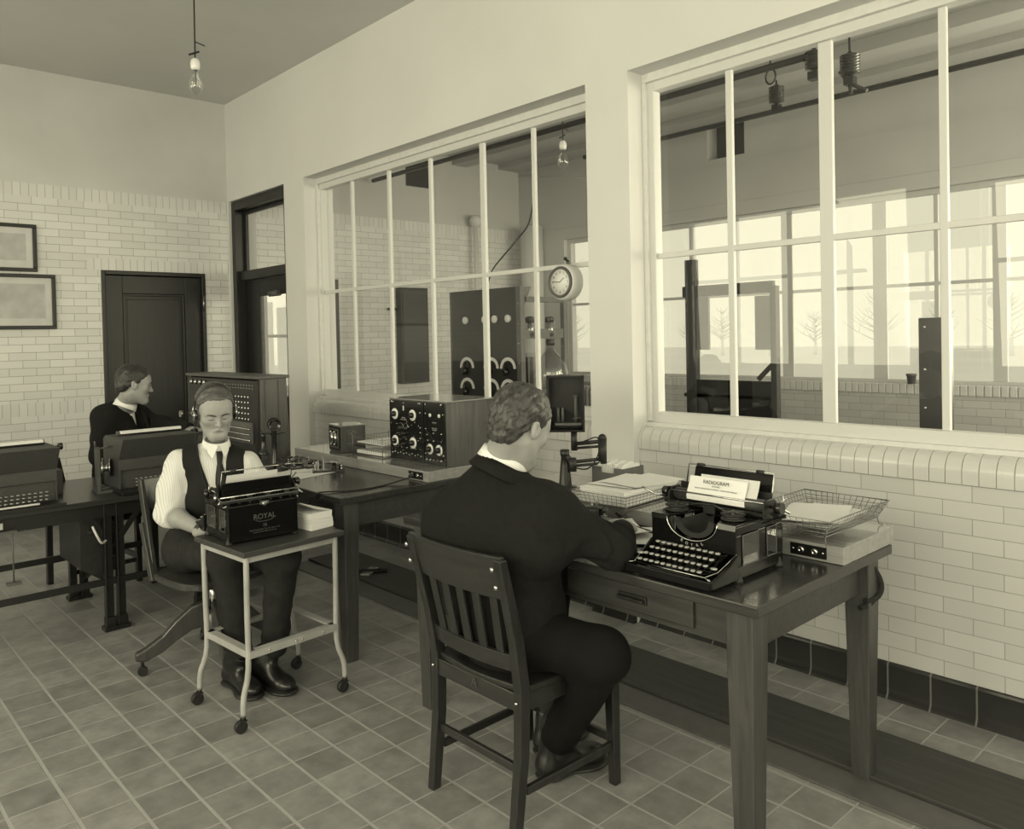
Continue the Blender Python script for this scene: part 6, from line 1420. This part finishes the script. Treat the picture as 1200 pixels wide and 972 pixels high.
# ================= man C, in front, seen from behind
def man_c():
    hc = npv(at(609, 500, 2.50)); org = V(1.8, 1.9, 0); fwd = V(.92, .02, -.42); M = basis(fwd, V(.3, -.06, 1)); hs = 1.03
    body = SDF(); head(body, hc, M, hs)
    nk = npv(at(586, 549, 2.54)); pel = V(1.77, 1.92, .54); chest = npv(at(575, 612, 2.55))
    shR, shL = npv(at(646, 604, 2.42)), npv(at(527, 606, 2.65)); elR = npv(on(720, 658, .80))+V(0, 0, .04); wrR = npv(on(731, 619, .835)); elL, wrL = V(1.98, 2.22, .84), V(2.22, 2.10, .83)
    body.cap(hc+M@V(0, -.03, -.04), nk, .055, .058, .02); body.cap(nk, chest, .07, .12, .05); body.cap(chest, pel, .12, .12, .05); body.cap(shR, shL, .055, .055, .05)
    for a, b, c_ in ((shR, elR, wrR), (shL, elL, wrL)): body.chain([a, b, c_], [.046, .040, .026], .02)
    hipR, hipL = pel+V(0, -.10, 0), pel+V(0, .10, 0); knR, knL = npv(at(706, 768, 2.40)), V(2.19, 2.13, .54); anR, anL = npv(on(652, 868, .12)), npv(on(645, 840, .12))
    for a, b, c_ in ((hipR, knR, anR), (hipL, knL, anL)): body.chain([a, b, c_], [.07, .05, .035], .03)
    hand(body, wrR, V(.22, .95, -.06), V(-.2, 0, 1), 1, (.30, .45, .3), 1.05); hand(body, wrL, V(.5, -.5, 0), V(0, 0, 1), -1, (.4, .5, .4), 1.0)
    o = sdf_obj('person', body, .0035, ['skin'], None, org, None, 1); tag(o, 'man in a dark suit jacket seen from behind, writing at the nearest desk', 'person')
    hair('hair', hc, M, hs, 'hair_wavy', o, org, ([-.12, -.06, -.02, .01, .03, .06, .09], [-.085, -.070, .002, .008, .03, .07, .080], -.02), .012, .0045, (95, 150))
    ja = SDF(); sp = np.array(chest)
    ja.cap(nk+V(-.005, 0, -.030), chest+V(0, 0, .02), .078, .15, .06); ja.cap(nk+V(-.01, -.03, -.05), shR, .06, .07, .06); ja.cap(nk+V(-.01, .03, -.05), shL, .06, .07, .06)
    ja.cap(chest, pel+V(-.01, -.01, .02), .165, .172, .06, 'add', (V(1, 0, 0), .80)); ja.cap(pel+V(0, -.01, .05), pel+V(.03, -.01, -.05), .175, .165, .05, 'add', (V(1, 0, 0), .85))
    ja.cap(shR+V(0, .04, 0), shL-V(0, .04, 0), .078, .078, .07); ja.cap(shR+V(-.01, .02, -.09), shL+V(-.01, -.02, -.09), .09, .09, .07)
    for a, b, c_ in ((shR, elR, wrR), (shL, elL, wrL)): ja.cap(a, b, .074, .058, .05); ja.cap(b, b*.2+c_*.8, .058, .042, .04)
    ja.cap(shR*.55+chest*.45+V(0, 0, -.05), pel+V(.02, -.07, .08), .105, .125, .06); ja.cap(shL*.55+chest*.45+V(0, 0, -.05), pel+V(.02, .07, .08), .105, .125, .06)
    def fold(P):
        d1 = np.linalg.norm(P-(elR*.9+wrR*.1), axis=1); w_ = np.exp(-(d1/.12)**2); ax = (wrR-elR)/np.linalg.norm(wrR-elR)
        return .0045*noise3(P, 24, 1)+.002*noise3(P, 60, 5)+w_*.0075*np.sin((P@ax)*170+3*noise3(P, 30, 2))
    ja.fun(fold, chest, .9, 'disp'); ja.cut(elR*.20+wrR*.80, wrR-elR, .065); ja.cut(elL*.22+wrL*.78, wrL-elL, .075)
    jo = sdf_obj('jacket', ja, .0045, 'suit_dark', o, org)
    # jacket collar and white shirt collar
    Mc = basis(V(1, -.10, -.35), V(.35, -.22, 1)); cn = npv(at(590, 541, 2.53))-org
    neck_ring(o, 'shirt_collar', 'collar', cn, Mc, ((.073, .032), (.077, .034), (.087, -.004), (.083, -.006)), 0)
    neck_ring(o, 'jacket_collar', 'suit_dark', cn+V(0, 0, -.020), Mc, ((.083, .008), (.089, .012), (.112, -.030), (.098, -.038)), -.012)
    tr = SDF(); tr.cap(pel+V(0, -.06, 0), pel+V(0, .06, 0), .135, .135, .05)
    for a, b, c_ in ((hipR, knR, anR), (hipL, knL, anL)): tr.cap(a, b, .095, .078, .05); tr.cap(b, c_, .078, .060, .04); tr.cut(c_+V(0, 0, .02), c_-b, .11)
    tr.fun(lambda P: .004*noise3(P, 26, 2), pel, 1.0, 'disp'); sdf_obj('trousers', tr, .005, 'suit_black', o, org)
    for an, d in ((anR, V(1, -.25, 0)), (anL, V(1, .1, 0))):
        d = d/np.linalg.norm(d); h = an-d*.07; h[2] = .004; t = h+d*.285; a2 = h+d*.06+V(0, 0, .11); shoe('shoe', o, org, a2, h, t)
        c_ = SDF(); c_.cap(a2+V(0, 0, -.02), an+V(0, 0, .06), .045, .05, .02); sdf_obj('sock', c_, .005, 'sock', o, org)
    return o
# ================= man A, in profile at the switchboard
def man_a():
    hc = npv(at(158, 451, 4.86)); org = V(1.5, 5.35, 0); fwd = V(.96, -.24, -.16); M = basis(fwd, V(.12, 0, 1)); hs = .98
    body = SDF(); head(body, hc, M, hs)
    nk = npv(at(144, 478, 4.93)); pel = npv(at(132, 578, 5.0)); pel[2] = .54; chest = npv(at(136, 512, 4.97))
    rt_ = V(-.20, -.97, 0); shR, shL = npv(at(124, 490, 4.84)), npv(at(158, 488, 5.14)); elR, wrR = npv(at(118, 535, 4.84)), npv(at(150, 556, 4.75)); elL, wrL = npv(at(190, 500, 5.05)), npv(at(226, 505, 4.95))
    body.cap(hc+M@V(0, -.02, -.06), nk, .052, .056, .03); body.cap(nk, chest, .06, .11, .04); body.cap(chest, pel, .115, .12, .05); body.cap(shR, shL, .055, .055, .04)
    for a, b, c_ in ((shR, elR, wrR), (shL, elL, wrL)): body.chain([a, b, c_], [.046, .038, .026], .02)
    hipR, hipL = pel+V(0, -.10, 0), pel+V(0, .10, 0); knR, knL = hipR+V(.42, 0, .02), hipL+V(.42, 0, .02); anR, anL = knR+V(.05, 0, 0), knL+V(.05, 0, 0); anR[2] = anL[2] = .1
    for a, b, c_ in ((hipR, knR, anR), (hipL, knL, anL)): body.chain([a, b, c_], [.07, .05, .035], .03)
    hand(body, wrR, V(.9, .1, -.1), V(0, 0, 1), 1, (.4, .5, .3)); hand(body, wrL, V(1, 0, 0), V(0, 0, 1), -1, (.4, .5, .3))
    o = sdf_obj('person', body, .0040, ['skin'], None, org, None, 1); tag(o, 'man in a dark suit in profile, reaching toward the switchboard', 'person')
    hair('hair', hc, M, hs, 'hair_dark', o, org, ([-.12, -.06, -.02, .01, .03, .06, .09], [-.060, -.050, .000, .000, .040, .062, .066], -.01), .012, .003, (80, 80), res=.003)
    L = lambda x, y, z: Vector(hc+M@(V(x, y, z)*hs)-org); b = MB()
    for s_ in (-1, 1): b.tube([L(s_*.014, .094, .020), L(s_*.028, .092, .025), L(s_*.048, .078, .021)], [.0032, .0030, .0014], 6); b.tube([L(s_*.018, .089, .000), L(s_*.031, .090, .002), L(s_*.044, .081, .000)], [.0012, .002, .0012], 5)
    b.build('eyebrows', 'brow_hair', o)
    ja = SDF(); ja.cap(nk+V(-.015, 0, -.014), chest, .072, .14, .06); ja.cap(chest, pel, .150, .150, .06, 'add', (V(1, 0, 0), .82)); ja.cap(shR+V(0, .03, 0), shL-V(0, .03, 0), .072, .072, .06)
    for a, b, c_ in ((shR, elR, wrR), (shL, elL, wrL)): ja.cap(a, b, .070, .060, .05); ja.cap(b, c_, .058, .046, .04); ja.cut(b*.08+c_*.92, c_-b, .07)
    def front(P): # open front showing the shirt
        q = P-nk; return -np.maximum(np.maximum(np.abs(q@V(.2, .97, 0))-.036-.12*q[:, 2], -q[:, 2]-.19), np.maximum(-(q@V(.97, -.2, 0)), q@V(.97, -.2, 0)-.15))
    ja.fun(front, nk, .2, 'int', .004); ja.fun(lambda P: .004*noise3(P, 26, 3), chest, .8, 'disp'); sdf_obj('jacket', ja, .005, 'suit_dark', o, org)
    sh = SDF(); sh.cap(nk+V(0, 0, -.01), chest, .066, .128, .05); sh.cap(chest, pel, .13, .12, .05, 'add', (V(1, 0, 0), .8)); sdf_obj('shirt', sh, .006, 'collar', o, org)
    neck_ring(o, 'shirt_collar', 'collar', npv(at(147.5, 474, 4.89))-org, basis(V(1, -.1, -.45), V(.3, 0, 1)), ((.056, .026), (.060, .028), (.070, -.024), (.066, -.026)), 0)
    b = MB(); pth = [Vector(nk-org)+Vector((.078, -.02, .02)), Vector(nk-org)+Vector((.115, -.025, -.05)), Vector(nk-org)+Vector((.14, -.03, -.14)), Vector(nk-org)+Vector((.14, -.03, -.22))]; rr = []
    for p_, w_ in zip(pth, (.022, .03, .045, .05)): rr.append([p_+Vector((0, w_/2, 0)), p_+Vector((.012, 0, 0)), p_+Vector((0, -w_/2, 0)), p_+Vector((-.006, 0, 0))])
    b.ring(rr); b.build('tie', 'vest', o)
    tr = SDF(); tr.cap(pel+V(0, -.06, 0), pel+V(0, .06, 0), .13, .13, .05)
    for a, b_, c_ in ((hipR, knR, anR), (hipL, knL, anL)): tr.cap(a, b_, .09, .072, .05); tr.cap(b_, c_, .07, .055, .04); tr.cut(c_+V(0, 0, .02), c_-b_, .11)
    sdf_obj('trousers', tr, .007, 'suit_black', o, org)
    for an in (anR, anL):
        h = an-V(.07, 0, 0); h[2] = .004; shoe('shoe', o, org, h+V(.06, 0, .11), h, h+V(.285, 0, 0), lace=False)
    return o
man_b(); man_c(); man_a()
